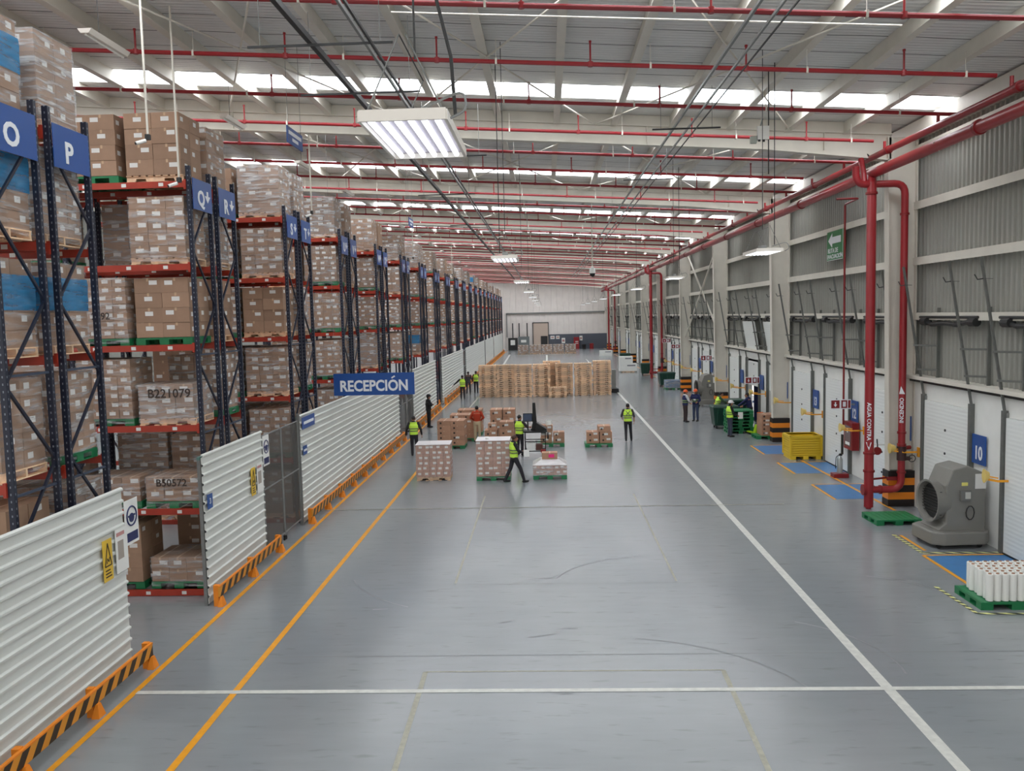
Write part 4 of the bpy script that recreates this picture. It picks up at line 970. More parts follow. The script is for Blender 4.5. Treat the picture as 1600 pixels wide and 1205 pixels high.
ck = cooler(); ck.location = (9.85, 20.75, 0); ck.rotation_euler = (0, 0, .08); ck['label'] = 'grey mobile evaporative cooler with round outlet by door 10'; bpy.context.view_layer.update()
copy_tree(ck, 'grey mobile evaporative cooler farther away behind the two orange helmets', (9.85, 52.6, 0), .1)
# loose green pallet and pallet of film rolls
t = inst('plastic_pallet', GRNM, None, (9.27, 23.0, 0), .03); tag(t, 'empty green plastic pallet on the floor before the near striped column', 'pallet')
t = inst('plastic_pallet', GRNM, None, (8.85, 16.55, 0), .0); tag(t, 'green plastic pallet under the white film rolls at the right edge', 'pallet'); t.scale = (1.15, 1.05, 1)
b = MB().lathe([(.02, .0), (.065, 0), (.068, .01), (.068, .51), (.065, .52), (.028, .52), (.026, .5)], n=14); b.build('r', white); ro = bpy.data.objects['r']; RM = ro.data; bpy.data.objects.remove(ro)
b = MB().lathe([(.026, 0), (.03, 0), (.03, .535), (.02, .535), (.02, .1)], n=10); b.build('r', brown2); ro = bpy.data.objects['r']; RC = ro.data; bpy.data.objects.remove(ro)
for j in range(6):
    for i in range(8):
        r_ = thing('film_roll', 'white film roll, %s from the left in the %s line from the front' % (ordn(i + 1), ordn(j + 1)), 'film roll', (8.36 + .145 * i + .03 * (j % 2), 16.12 + .16 * j, .159), group='white film rolls on the green pallet')
        inst('film', RM, r_); inst('core', RC, r_)
# yellow collapsible crate
t = thing('yellow_crate', 'yellow collapsible pallet crate standing before door 13', 'crate', (9.93, 33.25, 0), .0)
ym = mat('crate yellow', (226, 190, 40), .5)
b = MB()
for i in range(8): b.box(-.58, .58, -.5, -.47, .18 + i * .09, .24 + i * .09).box(-.58, .58, .47, .5, .18 + i * .09, .25 + i * .09).box(-.6, -.57, -.48, .48, .18 + i * .09, .25 + i * .09).box(.57, .6, -.48, .48, .18 + i * .09, .25 + i * .09)
b.box(-.57, .57, -.465, -.46, .16, .9).box(-.57, .57, .46, .465, .16, .9).box(-.565, -.56, -.46, .46, .16, .9).box(.56, .565, -.46, .46, .16, .9)
b.build('side_walls', ym, t)
MB().box(-.62, .62, -.52, -.46, .86, .93).box(-.62, .62, .46, .52, .86, .93).box(-.62, -.56, -.52, .52, .86, .93).box(.56, .62, -.52, .52, .86, .93).build('rim', ym, t)
b = MB().box(-.6, .6, -.5, .5, .12, .17)
b.build('floor_tray', ym, t)
for x in (-.48, 0, .48): MB().box(x - .1, x + .1, -.5, .5, 0, .12).build('runner', ym, t)
for x in (-.59, .59):
    for y in (-.49, .49): MB().box(x - .04, x + .04, y - .04, y + .04, .12, .9).build('corner_post', ym, t)
# wheeled waste containers
def bin_():
    t = thing('waste_container', '', 'bin'); b = MB().frust((0, 0), (.52, .4), (.62, .5), .16, 1.05); b.build('tub', binm, t, bevel=.02)
    MB().frust((0, 0), (.66, .54), (.6, .48), 1.05, 1.14).build('lid', binm, t, bevel=.02)
    b = MB()
    for x in (-.4, 0, .4): MB().box(x - .03, x + .03, -.5, -.44, .3, 1.0).build('rib', binm, t)
    for x in (-.42, .42):
        for y in (-.3, .3): MB().cyl((x - .03, y, .08), (x + .03, y, .08), .08, n=12).build('wheel', black, t)
    return t
bn = bin_(); bn.location = (8.75, 42.2, 0); bn['label'] = 'dark green wheeled waste container behind the white-helmeted worker'; bn['group'] = 'green waste containers'; bpy.context.view_layer.update()
copy_tree(bn, 'dark green waste container above the blue crates, left of the striped column', (9.35, 66.6, 0), .05, 'green waste containers')
copy_tree(bn, 'dark green waste container just left of the middle fire riser', (9.35, 79.5, 0), 0, 'green waste containers')
copy_tree(bn, 'dark green waste container beyond the white boxes, farthest but one', (9.2, 100, 0), 0, 'green waste containers')
copy_tree(bn, 'dark green waste container behind the rear worker with lime vest', (9.75, 45.0, 0), 0.2, 'green waste containers')
t = thing('blue_crate_load', 'low pallet of blue crates in clear film before the green bin', 'pallet load', (9.5, 64.3, 0)); inst('pallet', GRNM, t)
b = MB()
for i in range(3):
    for j in range(2): b.box(-.58 + i * .39, -.2 + i * .39, -.5, .5, .16 + j * .27, .41 + j * .27)
b.build('crate_block', mat('crate blue', (86, 116, 150), .5), t); wrap_shell(1.18, 1.02, .1, .72).build('stretch_wrap', wraph, t)
# stack of green pallets
for i in range(7):
    o = inst('plastic_pallet', GRNM, None, (9.1 + .02 * math.sin(i * 2.1), 40.55 + .02 * math.cos(i * 3), i * .157), .02 * math.sin(i * 1.7)); tag(o, 'green plastic pallet, %s from the floor in the stack behind the white-helmeted worker' % ordn(i + 1), 'pallet', 'green pallets stacked behind the white helmet')
t = thing('pallet_jack', 'lime green hand pallet jack beside the green pallet stack', 'pallet jack', (9.75, 39.6, 0), .2)
lime = mat('jack lime', (170, 210, 40), .4)
for x in (-.2, .2): MB().box(x - .08, x + .08, 0, 1.1, .09, .14).build('fork', lime, t)
MB().prism([(-.22, .08), (.22, .08), (.12, .5), (-.12, .5)], -.22, 0).build('pump_housing', lime, t, bevel=.01); MB().tube([(0, -.15, .3), (-.1, -.45, .75), (-.15, -.6, 1.1)], .02, 8).tube([(-.3, -.62, 1.12), (0, -.6, 1.12)], .02, 8).build('tow_handle', mat('jack orange', (220, 110, 40), .4), t)
for x in (-.07, .07): MB().cyl((x - .03, -.2, .1), (x + .03, -.2, .1), .1, n=12).build('steer_wheel', white, t)
for x in (-.2, .2): MB().cyl((x - .05, .98, .045), (x + .05, .98, .045), .045, n=10).build('load_roller', white, t)

def stack(label, loc, nx, ny, nl, cw, cd, ch, pal='g', wrap=None, rz=0, m=brown2, lab=(.5, .5), skip=()):
    t = thing('pallet_load', label, 'pallet load', loc, rz)
    inst('pallet', GRNM if pal == 'g' else WOODM, t); z0 = .158 if pal == 'g' else .147; rnd = random.Random(label)
    for k in range(nl):
        for i in range(nx):
            for j in range(ny):
                if (i, j, k) in skip: continue
                inst('carton', carton_mesh(cw, cd, ch, rnd.randrange(5), m, lab), t, (-nx * cw / 2 + cw * (i + .5), -ny * cd / 2 + cd * (j + .5), z0 + k * ch))
    if wrap:
        wrap_shell(nx * cw, ny * cd, .08, z0 + nl * ch + .01).build('stretch_wrap', wrap, t)
        MB().box(-nx * cw / 2 - .01, nx * cw / 2 + .01, -ny * cd / 2 - .01, ny * cd / 2 + .01, z0 + nl * ch + .012, z0 + nl * ch + .016).build('top_sheet', mat('film sheet', (226, 220, 220), .35), t)
    return t
pinkc = mat('wrapped carton', (186, 148, 132), .6, noise=.06, nscale=5, rand=.08)
stack('shrink-wrapped carton block on a wooden pallet, front left of the floor loads', (-4.15, 30.2, 0), 5, 3, 6, .246, .34, .19, 'w', wrapl, .03, pinkc, (.9, .6))
stack('shrink-wrapped carton block on a green pallet behind the walking worker', (-1.98, 30.05, 0), 4, 3, 7, .3, .34, .18, 'g', wrapl, 0, pinkc, (.85, .6))
stack('brown carton stack on a green pallet, nearest of the three by the guard', (-4.3, 37.45, 0), 2, 2, 5, .6, .5, .22, 'g', None, -.04)
stack('brown carton stack on a green pallet, middle of the three by the guard', (-4.0, 39.6, 0), 2, 2, 5, .6, .5, .22, 'g', None, .02)
stack('brown carton stack on a green pallet, farthest of the three by the guard', (-3.85, 41.7, 0), 2, 2, 5, .6, .5, .22, 'g', None, .0)
stack('brown carton load right of the pallet jack, beside the striped column', (9.85 + .45, 38.75, 0), 1, 1, 5, .9, .95, .19, 'g', None, .05, brown2, (.9, .9)) if 0 else stack('brown carton load on a green pallet beside the striped column', (9.97, 38.65, 0), 2, 2, 5, .36, .45, .19, 'g', None, .0, brown2, (.7, .9))
# low wrapped load with a carton lying on its film tent
t = thing('pallet_load', 'low white wrapped load on a green pallet, front right of the floor loads', 'pallet load', (.03, 30.1, 0)); inst('pallet', GRNM, t); rnd = random.Random(3)
for k in range(2):
    for i in range(5): inst('carton', carton_mesh(.24, 1.0, .17, rnd.randrange(5), pinkc, (1, .5)), t, (-.48 + .24 * i, 0, .158 + .17 * k))
for i in range(2): inst('carton', carton_mesh(.3, .5, .15, i, pinkc), t, (-.15 + .3 * i, .1, .5))
wrap_shell(1.2, 1.0, .14, .52, top=False).build('stretch_wrap', wraph, t)
b = MB(); X, Y = .61, .51; b.add([(-X, -Y, .51), (X, -Y, .51), (X, Y, .51), (-X, Y, .51), (-.33, -.2, .665), (.33, -.2, .665), (.33, .36, .665), (-.33, .36, .665)], [(0, 1, 5, 4), (1, 2, 6, 5), (2, 3, 7, 6), (3, 0, 4, 7), (4, 5, 6, 7)]); b.build('film_tent', wrapmat('tent film', .75, .2, (228, 226, 226)), t)
t = thing('carton', 'loose carton with a magenta label on top of the low wrapped load', 'carton', (.03, 30.15, .668)); b = MB(); carton_mb(b, -.28, .28, -.2, .2, 0, .23, random.Random(1), (0, 0)); b.build('box', [brown2, labelm, tape], t); MB().box(-.04, .16, -.202, -.197, .06, .18).build('magenta_label', pinkl, t)
o = MB().cyl((-.06, 0, .05), (.06, .0, .05), .05, n=14).build('tape_roll', white, loc=(-2.2, 29.95, 1.43)); tag(o, 'white roll of tape lying on the wrapped carton block', 'tape roll')
# groups of loose cartons on pallets in the middle: pallet + each carton
def carton_at(x, y, z, w_, d_, h_, lab, rz=0, v=0, m=brown2, grp='loose brown cartons on floor pallets'):
    o = inst('carton', carton_mesh(w_, d_, h_, v, m, (.8, .5)), None, (x, y, z), rz); tag(o, lab, 'carton', grp); return o
def gp(x, y, lab, rz=0): o = inst('plastic_pallet', GRNM, None, (x, y, 0), rz); tag(o, lab, 'pallet'); return o
gp(-2.1, 39.2, 'green pallet under the tall carton pile left of the measuring cart')
for k in range(4):
    for i in range(2): carton_at(-2.4 + .6 * i, 39.2, .159 + .34 * k, .56, .9, .335, 'wide carton in the rear pile, %s layer up, %s side' % (ordn(k + 1), 'left' if i == 0 else 'right'), v=k)
gp(-2.25, 37.6, 'green pallet under the nearer carton pile left of the measuring cart')
for k in range(3): carton_at(-1.85, 37.5, .159 + .33 * k, .62, .8, .325, 'carton in the nearer pile, right column, %s from the bottom' % ordn(k + 1), v=k + 1)
for k in range(2): carton_at(-2.55, 37.5, .159 + .31 * k, .56, .8, .305, 'carton in the nearer pile, left column, %s from the bottom' % ordn(k + 1), v=k)
carton_at(-2.5, 37.4, .78, .36, .4, .3, 'small white-labelled carton on top of the nearer pile, left', v=2)
gp(.1, 37.5, 'green pallet right of the measuring cart under the taller cartons')
for k in range(3): carton_at(-.1 + .02 * k, 37.5, .159 + .26 * k, .52, .6, .255, 'carton right of the measuring cart, taller column, %s up' % ordn(k + 1), v=k)
t = thing('paint_can', 'small white can on the taller cartons right of the measuring cart', 'can', (.02, 37.4, .942)); MB().lathe([(.13, 0), (.13, .2), (.12, .22)], n=14).build('can_body', white, t, smooth=True); MB().lathe([(.1, .22), (.1, .24)], n=14).build('lid', galv, t)
for k in range(2): carton_at(.46, 37.45, .159 + .24 * k, .5, .6, .235, 'carton right of the measuring cart, shorter column, %s' % ('bottom' if k == 0 else 'top'), v=k + 3)
gp(2.2, 37.2, 'green pallet carrying five cartons left of the lone worker', .0)
for x, k, lb in ((1.95, 0, 'lower left'), (1.95, 1, 'upper left'), (2.52, 0, 'lower right'), (2.52, 1, 'middle right'), (2.45, 2, 'topmost right')):
    carton_at(x, 37.2, .159 + .25 * k, .54, .7, .245, '%s carton of the five on the lone green pallet' % lb, v=k + int(x))
# wooden pallet stacks
WS = [(-4.3, 61.0, 16, 0), (-3.02, 61.0, 16, 0), (-1.73, 60.7, 16, 1), (-.42, 60.8, 16, 0), (1.22, 61.2, 16, 0), (2.6, 61.0, 16, 1), (3.95, 61.0, 17, 0), (.72, 59.9, 5, 1), (.35, 61.9, 17, 0)]
NMS = ['leftmost', 'second', 'third', 'fourth', 'fifth', 'sixth', 'rightmost', 'short front', 'half hidden']
for s_, (x, y, n_, dk) in enumerate(WS):
    for k in range(n_):
        o = inst('wooden_pallet', WOODM, None, (x + random.uniform(-.03, .03), y + random.uniform(-.03, .03), k * .145), random.uniform(-.025, .025)); o.scale = (1.05 - .03 * (k % 2) * random.random(), 1 - .07 * random.random(), 1)
        tag(o, 'wooden pallet in the %s stack across the hall, %s from the floor' % (NMS[s_], ordn(k + 1)), 'pallet', 'wooden pallets stacked across the hall')
t = thing('stacker_truck', 'small grey stacker machine behind the rightmost wooden pallet stack', 'stacker', (4.9, 62.6, 0)); MB().box(-.15, .15, -.3, .3, .2, 1.7).build('mast', galv, t); MB().box(-.25, .35, -.4, .4, .02, .3).build('base', black, t)
t = stack('red-brown carton load between the sixth and short wooden stacks', (1.75, 61.6, 0), 2, 2, 1, .35, .4, .3, 'w', None, 0, mat('dull red carton', (150, 90, 90), .7)) if 0 else None
# far loads
for i, x in enumerate((-3.55, -1.75, .05, 1.8, 3.6)):
    load('A', (x, 128.5, 0), 'pale carton load, %s from the left in the far row before the end wall' % ordn(i + 1), False, 'far row of carton loads', 0).scale = (1.4, 1.2, 1)
# white boxes and dark bits far right
for i, (x, y, z, w_, h_, lb) in enumerate(((8.0, 84, .12, 1.7, .75, 'large white box at the bottom of the far white pair'), (7.8, 84, .87, 1.3, .7, 'smaller white box on top of the far white pair'), (8.2, 118, .0, 1.7, .75, 'low white box far down the right wall'))):
    t = thing('white_box', lb, 'box', (x, y, z)); MB().box(-w_ / 2, w_ / 2, -.5, .5, 0, h_).build('box_body', white, t, bevel=.01); MB().box(-.1, w_ / 2 - .15, -.505, -.5, h_ - .25, h_ - .12).build('label_strip', mat('label grey', (140, 140, 145), .5), t)
o = inst('wooden_pallet', WOODM, None, (8.0, 84, -.02)); tag(o, 'wooden pallet under the far white boxes', 'pallet')
t = thing('red_drum', 'red drum standing before the dark end wall panel', 'drum', (7.6, YF - 2, 0)); MB().lathe([(.35, 0), (.35, .9), (.3, .95)], n=16).build('drum_body', redd, t, smooth=True); MB().lathe([(.36, .45), (.36, .5)], n=16).build('hoop', redd, t)
t = thing('black_bin', 'black bin standing before the dark end wall panel', 'bin', (6.3, YF - 2, 0)); MB().lathe([(.28, 0), (.34, .7), (.3, .75)], n=16).build('bin_body', black, t, smooth=True); MB().lathe([(.3, .75), (.28, .8)], n=16).build('lid', black, t)
t = thing('hose_cabinet', 'red fire cabinet standing at the dark end wall panel', 'cabinet', (5.1, YF - .8, 0)); MB().box(-.45, .45, 0, .5, 0, 2.0).build('cabinet_box', redp, t); MB().box(-.2, .3, -.02, 0, .9, 1.0).box(-.2, .3, -.02, 0, 1.2, 1.3).build('label_strip', white, t)
for i, (x, z, w_, h_) in enumerate(((1.05, 1.75, .7, .55), (1.95, 1.75, .6, .55), (2.9, 1.0, .6, .9), (5.9, 1.4, .5, .8))): t = thing('wall_notice', 'white notice, %s from the left on the dark end wall panel' % ordn(i + 1), 'notice', (x, YF - .14, z)); MB().box(-w_ / 2, w_ / 2, -.02, 0, 0, h_).build('notice_plate', white, t); MB().box(-w_ / 3, w_ / 3, -.026, -.02, h_ * .3, h_ * .7).build('printed_panel', mat('notice pink', (190, 140, 135), .6), t)

# measuring cart with screen
t = thing('measuring_cart', 'black wheeled measuring cart with tall mast and screen', 'cart', (-.55, 34.9, 0))
for z in (.22, .62, 1.0):
    MB().bar((-.42, -.32, z), (.42, -.32, z), .035, .035).bar((-.42, .32, z), (.42, .32, z), .035, .035).bar((-.42, -.32, z), (-.42, .32, z), .035, .035).bar((.42, -.32, z), (.42, .32, z), .035, .035).build('frame_rail', black, t)
for x in (-.42, .42):
    for y in (-.32, .32):
        MB().bar((x, y, .12), (x, y, 1.02), .035, .035).build('leg', black, t); MB().cyl((x - .02, y, .06), (x + .02, y, .06), .06, n=12).build('caster', dark, t)
MB().box(-.5, .5, -.36, .36, 1.0, 1.05).build('desk_top', black, t, bevel=.01)
MB().prism([(-.18, 1.05), (.3, 1.05), (.08, 1.35), (.03, 2.2), (-.09, 2.2), (-.1, 1.35)], -.05, .05).build('mast', black, t, bevel=.01)
MB().prism([(.0, 1.05), (.48, 1.05), (.48, 1.12), (.05, 1.4)], -.25, .25).build('sensor_hood', black, t)
MB().box(-.5, -.1, .1, .14, 1.4, 1.75).build('monitor', black, t, bevel=.01); MB().box(-.48, -.12, .094, .1, 1.43, 1.72).build('screen', mat('screen', (70, 84, 110), .2), t); MB().box(-.33, -.27, .1, .14, 1.05, 1.4).build('monitor_stand', black, t)
MB().box(-.35, .0, -.3, .2, .25, .58).build('printer', white, t, bevel=.01); MB().box(.02, .3, -.3, .1, .25, .5).build('battery_box', mat('brown box', (92, 58, 48), .6), t); MB().box(.25, .5, -.2, .2, .86, .94).build('shelf_papers', labelm, t); MB().box(.22, .42, -.42, -.32, .18, .3).build('red_box', redp, t)
MB().cyl((.5, -.2, .85), (.56, -.2, .85), .15, n=20).build('cable_reel', black, t, smooth=True)

# ---------------------------------------------------------------- people
def caps(b, p, q, r0, r1=None, n=12):
    p = Vector(p); q = Vector(q); r1 = r0 if r1 is None else r1; d = q - p; Lg = d.length or 1e-4; d.normalize()
    pts = []; rs = []
    for a in (-80, -55, -25): pts.append(p + d * r0 * math.sin(math.radians(a))); rs.append(r0 * math.cos(math.radians(a)))
    pts.append(p); rs.append(r0); pts.append(q); rs.append(r1)
    for a in (25, 55, 80): pts.append(q + d * r1 * math.sin(math.radians(a))); rs.append(r1 * math.cos(math.radians(a)))
    return b.tube(pts, rs, n)
def ell(b, c, rx, ry, rz, n=14):
    prof = [(max(.001, math.cos(a)), math.sin(a) * rz) for a in [(-PI / 2) + PI * i / 10 for i in range(11)]]
    return b.lathe([(r, h) for r, h in prof], c, n, sx=rx, sy=ry)
def loft(b, secs, n=18):   # secs: (x, y, z, rx, ry)
    vs = []
    for x, y, z, rx, ry in secs:
        for k in range(n):
            a = 2 * PI * k / n; vs.append((x + rx * math.copysign(abs(math.cos(a)) ** .8, math.cos(a)), y + ry * math.copysign(abs(math.sin(a)) ** .8, math.sin(a)), z))
    m = len(secs)
    fs = [(i * n + k, i * n + (k + 1) % n, (i + 1) * n + (k + 1) % n, (i + 1) * n + k) for i in range(m - 1) for k in range(n)] + [tuple(range(n))[::-1], tuple(range((m - 1) * n, m * n))]
    return b.add(vs, fs)
def remeshed(b, name, m, parent, vox=.012, smooth=3):
    o = b.build('tmp', m); r = o.modifiers.new('r', 'REMESH'); r.mode = 'VOXEL'; r.voxel_size = vox; r.use_smooth_shade = True
    s_ = o.modifiers.new('s', 'SMOOTH'); s_.factor = .5; s_.iterations = smooth
    dg = bpy.context.evaluated_depsgraph_get(); me = bpy.data.meshes.new_from_object(o.evaluated_get(dg)); bpy.data.objects.remove(o)
    me.name = name; me.polygons.foreach_set('use_smooth', [True] * len(me.polygons))
    return inst(name, me, parent)
def person(label, loc, rz, top, legs, shoes=black, vest=None, hair=hairm, helmet=None, sleeve=True, ht=1.7, pose=None, extra=None, vband=True, gl=None):
    P = dict(hipL=(-.09, 0, .9), hipR=(.09, 0, .9), kneeL=(-.1, .02, .49), kneeR=(.1, .02, .49), ankL=(-.11, 0, .08), ankR=(.11, 0, .08),
             shL=(-.18, 0, 1.39), shR=(.18, 0, 1.39), elL=(-.25, -.02, 1.11), elR=(.25, -.02, 1.11), wrL=(-.26, .06, .86), wrR=(.26, .06, .86), head=(0, .02, 1.57), turn=0)
    P.update(pose or {}); P = {k: (Vector(v) if not isinstance(v, (int, float)) else v) for k, v in P.items()}
    t = thing('person', label, 'person', loc, rz)
    s = ht / 1.7; t.scale = (s, s, s)
    hd = P['head']; pel = (P['hipL'] + P['hipR']) / 2; sh = (P['shL'] + P['shR']) / 2
    def tors(b, e, z0=None, z1=None):
        z0 = pel.z - .04 if z0 is None else z0; z1 = sh.z + .04 if z1 is None else z1; out = []
        for i in range(9):
            f = i / 8; z = z0 + (z1 - z0) * f; g = (z - pel.z) / (sh.z - pel.z); c = pel.lerp(sh, max(0, min(1.1, g)))
            wd = .155 if g < .1 else (.145 if g < .45 else (.175 if g < .95 else .13)); dp = .105 if g < .5 else (.115 if g < .95 else .085)
            out.append((c.x, c.y, z, wd + e, dp + e))
        return loft(b, out)
    # body: one continuous remeshed surface
    b = MB(); tors(b, -.012)
    caps(b, sh + Vector((0, 0, .0)), hd - Vector((0, .01, .06)), .058, .052)
    ell(b, hd + Vector((0, 0, .0)), .076, .095, .115)
    fx, fy = math.sin(P['turn']), math.cos(P['turn'])
    F = lambda a, u, z: hd + Vector((fy * a + fx * u, -fx * a + fy * u, z))   # a = sideways, u = forward of the face
    ell(b, F(0, .02, -.06), .058, .07, .06); caps(b, F(0, .09, .005), F(0, .112, -.025), .01, .014, 8)
    caps(b, F(-.02, .083, -.062), F(.02, .083, -.062), .01, .01, 6)
    for q in (-1, 1): caps(b, F(q * .077, -.005, .01), F(q * .08, -.012, -.03), .015, .011, 8)
    for q in 'LR':
        caps(b, P['sh' + q], P['el' + q], .05, .04); caps(b, P['el' + q], P['wr' + q], .038, .027)
        d = (P['wr' + q] - P['el' + q]).normalized(); sd = -1 if q == 'L' else 1
        side = d.cross(Vector((sd, 0, 0)) if abs(d.x) < .8 else Vector((0, 1, 0))).normalized(); nrm = d.cross(side).normalized()
        w0 = P['wr' + q]; pm = w0 + d * .05
        for k in (-1.5, -.5, .5, 1.5): caps(b, w0 + d * .01 + side * k * .012, w0 + d * .085 + side * k * .018, .013, .011, 6)
        for k, lf in zip((-1.5, -.5, .5, 1.5), (.05, .068, .075, .062)):
            a0 = w0 + d * .085 + side * k * .019; a1 = a0 + d * lf * .5 + nrm * .008; a2 = a1 + d * lf * .45 + nrm * .022
            caps(b, a0, a1, .0095, .009, 6); caps(b, a1, a2, .009, .008, 6)
        th = w0 + d * .025 + side * .032; caps(b, th, th + d * .035 + side * .022 + nrm * .01, .011, .01, 6); caps(b, th + d * .035 + side * .022 + nrm * .01, th + d * .062 + side * .022 + nrm * .02, .01, .009, 6)
        caps(b, P['hip' + q], P['knee' + q], .078, .055); caps(b, P['knee' + q], P['ank' + q], .052, .036)
        caps(b, P['ank' + q] - Vector((0, .01, .03)), P['ank' + q] + Vector((0, .12, -.045)), .034, .028)
    remeshed(b, 'body', skin, t, .009, 2)
    e = MB()
    for q in (-1, 1): MB().lathe([(.001, -.009), (.009, 0), (.001, .009)], F(q * .031, .086, .015), 8).build('eye', black, t, smooth=True)
    # trousers
    b = MB(); loft(b, [(pel.x, pel.y, pel.z - .1, .15, .1), (pel.x, pel.y, pel.z, .172, .12), (pel.x, pel.y, pel.z + .1, .162, .115)])
    for q in 'LR':
        caps(b, P['hip' + q], P['knee' + q], .095, .07); caps(b, P['knee' + q], P['ank' + q] + Vector((0, 0, .02)), .07, .055)
    remeshed(b, 'trousers', legs, t, .013)
    for q in 'LR':
        a = P['ank' + q]; sb = MB(); caps(sb, a + Vector((0, -.03, -.035)), a + Vector((0, .15, -.04)), .046, .038); caps(sb, a + Vector((0, 0, .03)), a + Vector((0, 0, -.03)), .045, .048)
        remeshed(sb, 'shoe', shoes, t, .011, 2)
    # top with sleeves
    b = MB(); tors(b, .01, pel.z - .0, sh.z + .05)
    for q in 'LR':
        caps(b, P['sh' + q], P['el' + q], .066, .054)
        if sleeve: caps(b, P['el' + q], P['el' + q].lerp(P['wr' + q], .9), .053, .04)
    caps(b, sh + Vector((0, 0, .04)), sh + Vector((0, 0, .07)), .075, .065)
    remeshed(b, 'shirt', top, t, .012)
    if vest:
        b = MB(); tors(b, .028, pel.z + .0, sh.z + .045); remeshed(b, 'vest', vest, t, .013)
        if vband:
            for z in (pel.z + .16, pel.z + .26):
                g = (z - pel.z) / (sh.z - pel.z); c = pel.lerp(sh, g); wd = .145 if g < .45 else .175
                bb = MB(); loft(bb, [(c.x, c.y, z - .025, wd + .033, (.105 if g < .5 else .115) + .033), (c.x, c.y, z + .025, wd + .033, (.105 if g < .5 else .115) + .033)]); bb.build('reflective_band', bandm, t, smooth=True)
    if helmet:
        b = MB(); b.lathe([(.118, .03), (.12, .05), (.105, .11), (.07, .15), (.02, .165)], hd, 20, sx=.92, sy=1.05); b.lathe([(.135, .03), (.125, .042)], hd + Vector((fx * .025, fy * .025, 0)), 20, sx=.9, sy=1.12); b.build('helmet', helmet, t, smooth=True)
        hz = MB(); ell(hz, hd + Vector((-fx * .02, -fy * .02, .0)), .08, .09, .085); hz.build('hair', hair, t, smooth=True)
    else:
        b = MB(); ell(b, hd + Vector((-fx * .018, -fy * .018, .032)), .085, .1, .1); remeshed(b, 'hair', hair, t, .012, 2)
    if extra: extra(t, P, F)
    return t
dk = mat('dark trousers', (42, 40, 46), .8); dkg = mat('grey trousers', (66, 64, 72), .8); blk = mat('black clothing', (24, 25, 30), .75); kh = mat('khaki', (196, 178, 146), .8); orj = mat('rust sweater', (184, 62, 34), .85)
nvy = mat('navy clothing', (32, 38, 84), .8); jean = mat('jeans', (62, 74, 104), .8); gryt = mat('charcoal shirt', (66, 60, 64), .8); wht = mat('white shirt', (216, 214, 216), .8); orh = mat('orange helmet', (240, 100, 40), .35); whh = mat('white helmet', (232, 228, 228), .3)
stride = dict(ankL=(-.1, -.28, .1), kneeL=(-.1, -.1, .5), ankR=(.1, .27, .08), kneeR=(.1, .17, .5))
person('person in lime vest and dark trousers seen from behind, beside the white fence', (-5.7, 35.35, 0), 0.1, blk, dk, vest=vestm, pose=dict(elL=(-.3, -.05, 1.12), wrL=(-.34, .0, .88), elR=(.3, -.05, 1.12), wrR=(.33, .02, .88), ankL=(-.08, -.12, .1), kneeL=(-.09, .03, .5)))
def belt(t, P, F):
    b = MB(); loft(b, [(0, 0, .93, .18, .128), (0, 0, .98, .18, .128)]); b.build('duty_belt', black, t, smooth=True)
    MB().box(.165, .21, -.05, .05, .78, .95).build('holster', black, t); MB().box(-.06, .02, -.152, -.14, 1.25, 1.32).build('sleeve_patch', white, t)
person('guard in all black with cap and folded arms, standing by the fence', (-6.35, 44.5, 0), -1.1, blk, blk, vest=mat('black vest', (20, 20, 22), .7), vband=False, helmet=mat('black cap', (22, 22, 24), .7), pose=dict(elL=(-.26, .08, 1.15), wrL=(.06, .2, 1.16), elR=(.26, .08, 1.15), wrR=(-.06, .22, 1.2)), ht=1.76, extra=belt)
person('person in rust-orange sweater and khaki trousers, hands in front, seen from behind', (-3.3, 38.9, 0), -.05, orj, kh, pose=dict(elL=(-.3, .02, 1.14), wrL=(-.16, .17, 1.0), elR=(.3, .02, 1.14), wrR=(.16, .17, 1.0)))
person('person in lime vest working at the measuring cart screen', (-1.2, 35.0, 0), -.5, gryt, dk, vest=vestm, sleeve=False, pose=dict(elR=(.27, .15, 1.18), wrR=(.28, .38, 1.15), elL=(-.25, .1, 1.12), wrL=(-.05, .3, 1.12), turn=.3))
def pap(t, P, F): MB().box(-.0, .02, -.1, .1, -.12, .12).build('paper_sheet', white, t, loc=tuple(P['wrR'] + Vector((.05, .06, .0))))
person('person in lime vest striding past the wrapped carton block, nearest of all', (-1.22, 29.15, 0), -1.25, blk, dk, vest=vestm, hair=mat('brown hair', (70, 44, 34), .7), pose=dict(ankL=(-.1, -.3, .1), kneeL=(-.1, -.1, .5), ankR=(.1, .32, .08), kneeR=(.1, .2, .5), elR=(.24, .1, 1.15), wrR=(.2, .32, 1.05), elL=(-.24, .08, 1.14), wrL=(-.16, .3, 1.05), head=(0, .05, 1.55)), extra=pap)
def cross(t, P, F): MB().bar((-.1, -.155, 1.38), (.1, -.15, 1.16), .012, .03).bar((.1, -.155, 1.38), (-.1, -.15, 1.16), .012, .03).build('reflective_cross', bandm, t)
person('lone person in lime vest with reflective cross walking away near the white floor line', (3.62, 38.3, 0), -.05, gryt, dk, vest=vestm, sleeve=False, pose=dict(ankL=(-.1, -.22, .12), kneeL=(-.09, .0, .5), ankR=(.15, .14, .08), kneeR=(.12, .14, .5), elR=(.27, -.03, 1.12), wrR=(.27, .08, .88), elL=(-.28, .02, 1.13), wrL=(-.24, .18, 1.0)), extra=cross, ht=1.74)
person('person in lime vest reaching left toward the fence, left of the wooden stacks', (-6.0, 59.4, 0), 0.1, blk, dk, vest=vestm, pose=dict(elL=(-.4, .04, 1.2), wrL=(-.62, .08, 1.02), elR=(.26, 0, 1.12)), ht=1.74)
person('person in dark grey shirt between two lime vests, walking away', (-6.0, 63.9, 0), 0, gryt, dkg, sleeve=False, pose=stride)
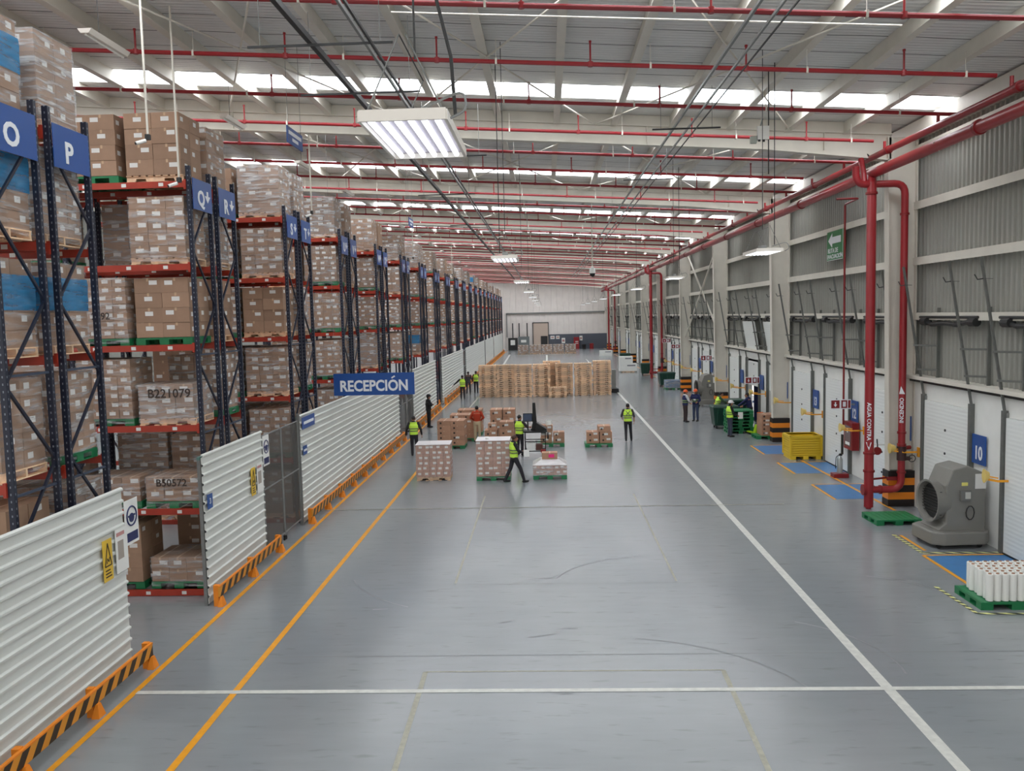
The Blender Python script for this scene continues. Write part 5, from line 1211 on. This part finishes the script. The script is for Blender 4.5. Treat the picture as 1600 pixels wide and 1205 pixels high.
person('person in lime vest right beside the leftmost wooden pallet stack', (-5.45, 64.3, 0), -.1, blk, dk, vest=vestm, pose=dict(elR=(.3, .0, 1.13), wrR=(.34, .12, .95)))
def lanyard(t, P, F): MB().box(-.06, .06, .145, .155, 1.12, 1.2).build('badge', white, t)
person('person in orange helmet, white shirt and navy vest, left of the pair', (7.25, 44.7, 0), -1.3, wht, mat('brown trousers', (58, 44, 44), .8), vest=nvy, helmet=orh, pose=dict(elR=(.24, .1, 1.14), wrR=(.06, .24, 1.02), elL=(-.24, .1, 1.14), wrL=(.02, .25, 1.0)), ht=1.7)
person('person in orange helmet and navy top facing the camera, right of the pair', (7.85, 45.0, 0), 2.6, nvy, jean, vest=nvy, helmet=orh, pose=dict(elR=(.27, .08, 1.16), wrR=(.2, .3, 1.2), elL=(-.26, .05, 1.12), wrL=(-.2, .25, 1.05)), extra=lanyard)
def clip(t, P, F): MB().box(-.11, .11, -.008, .008, -.15, .15).build('clipboard', white, t, loc=tuple(P['wrR'] + Vector((.0, .14, .0))), rotz=1.4)
person('person in white helmet and lime vest holding papers by the green pallets', (8.38, 39.1, 0), -1.35, blk, mat('slate trousers', (58, 64, 80), .8), vest=vestm, helmet=whh, pose=dict(elR=(.25, .06, 1.12), wrR=(.22, .28, 1.0), elL=(-.25, .06, 1.12), wrL=(-.16, .28, 1.02), head=(0, .05, 1.55)), extra=clip)
person('person in lime vest leaning over the green bins, bareheaded', (8.75, 44.0, 0), -1.5, mat('green sleeve', (64, 92, 62), .8), dk, vest=vestm, pose=dict(shL=(-.18, .14, 1.34), shR=(.18, .14, 1.34), head=(0, .24, 1.5), elR=(.22, .3, 1.16), wrR=(.15, .5, 1.08), elL=(-.22, .3, 1.16), wrL=(-.1, .5, 1.08)))
def backprint(t, P, F): MB().box(-.08, .08, -.145, -.13, 1.2, 1.3).build('back_print', mat('print blue', (140, 160, 210), .6), t)
person('person in navy work jacket reaching left at the raised dock door', (10.0, 42.0, 0), 1.0, nvy, blk, pose=dict(shL=(-.18, .1, 1.38), shR=(.18, .1, 1.38), head=(0, .16, 1.55), elL=(-.25, .3, 1.2), wrL=(-.2, .52, 1.05), elR=(.25, .2, 1.15), wrR=(.2, .42, 1.02)), extra=backprint, ht=1.78)
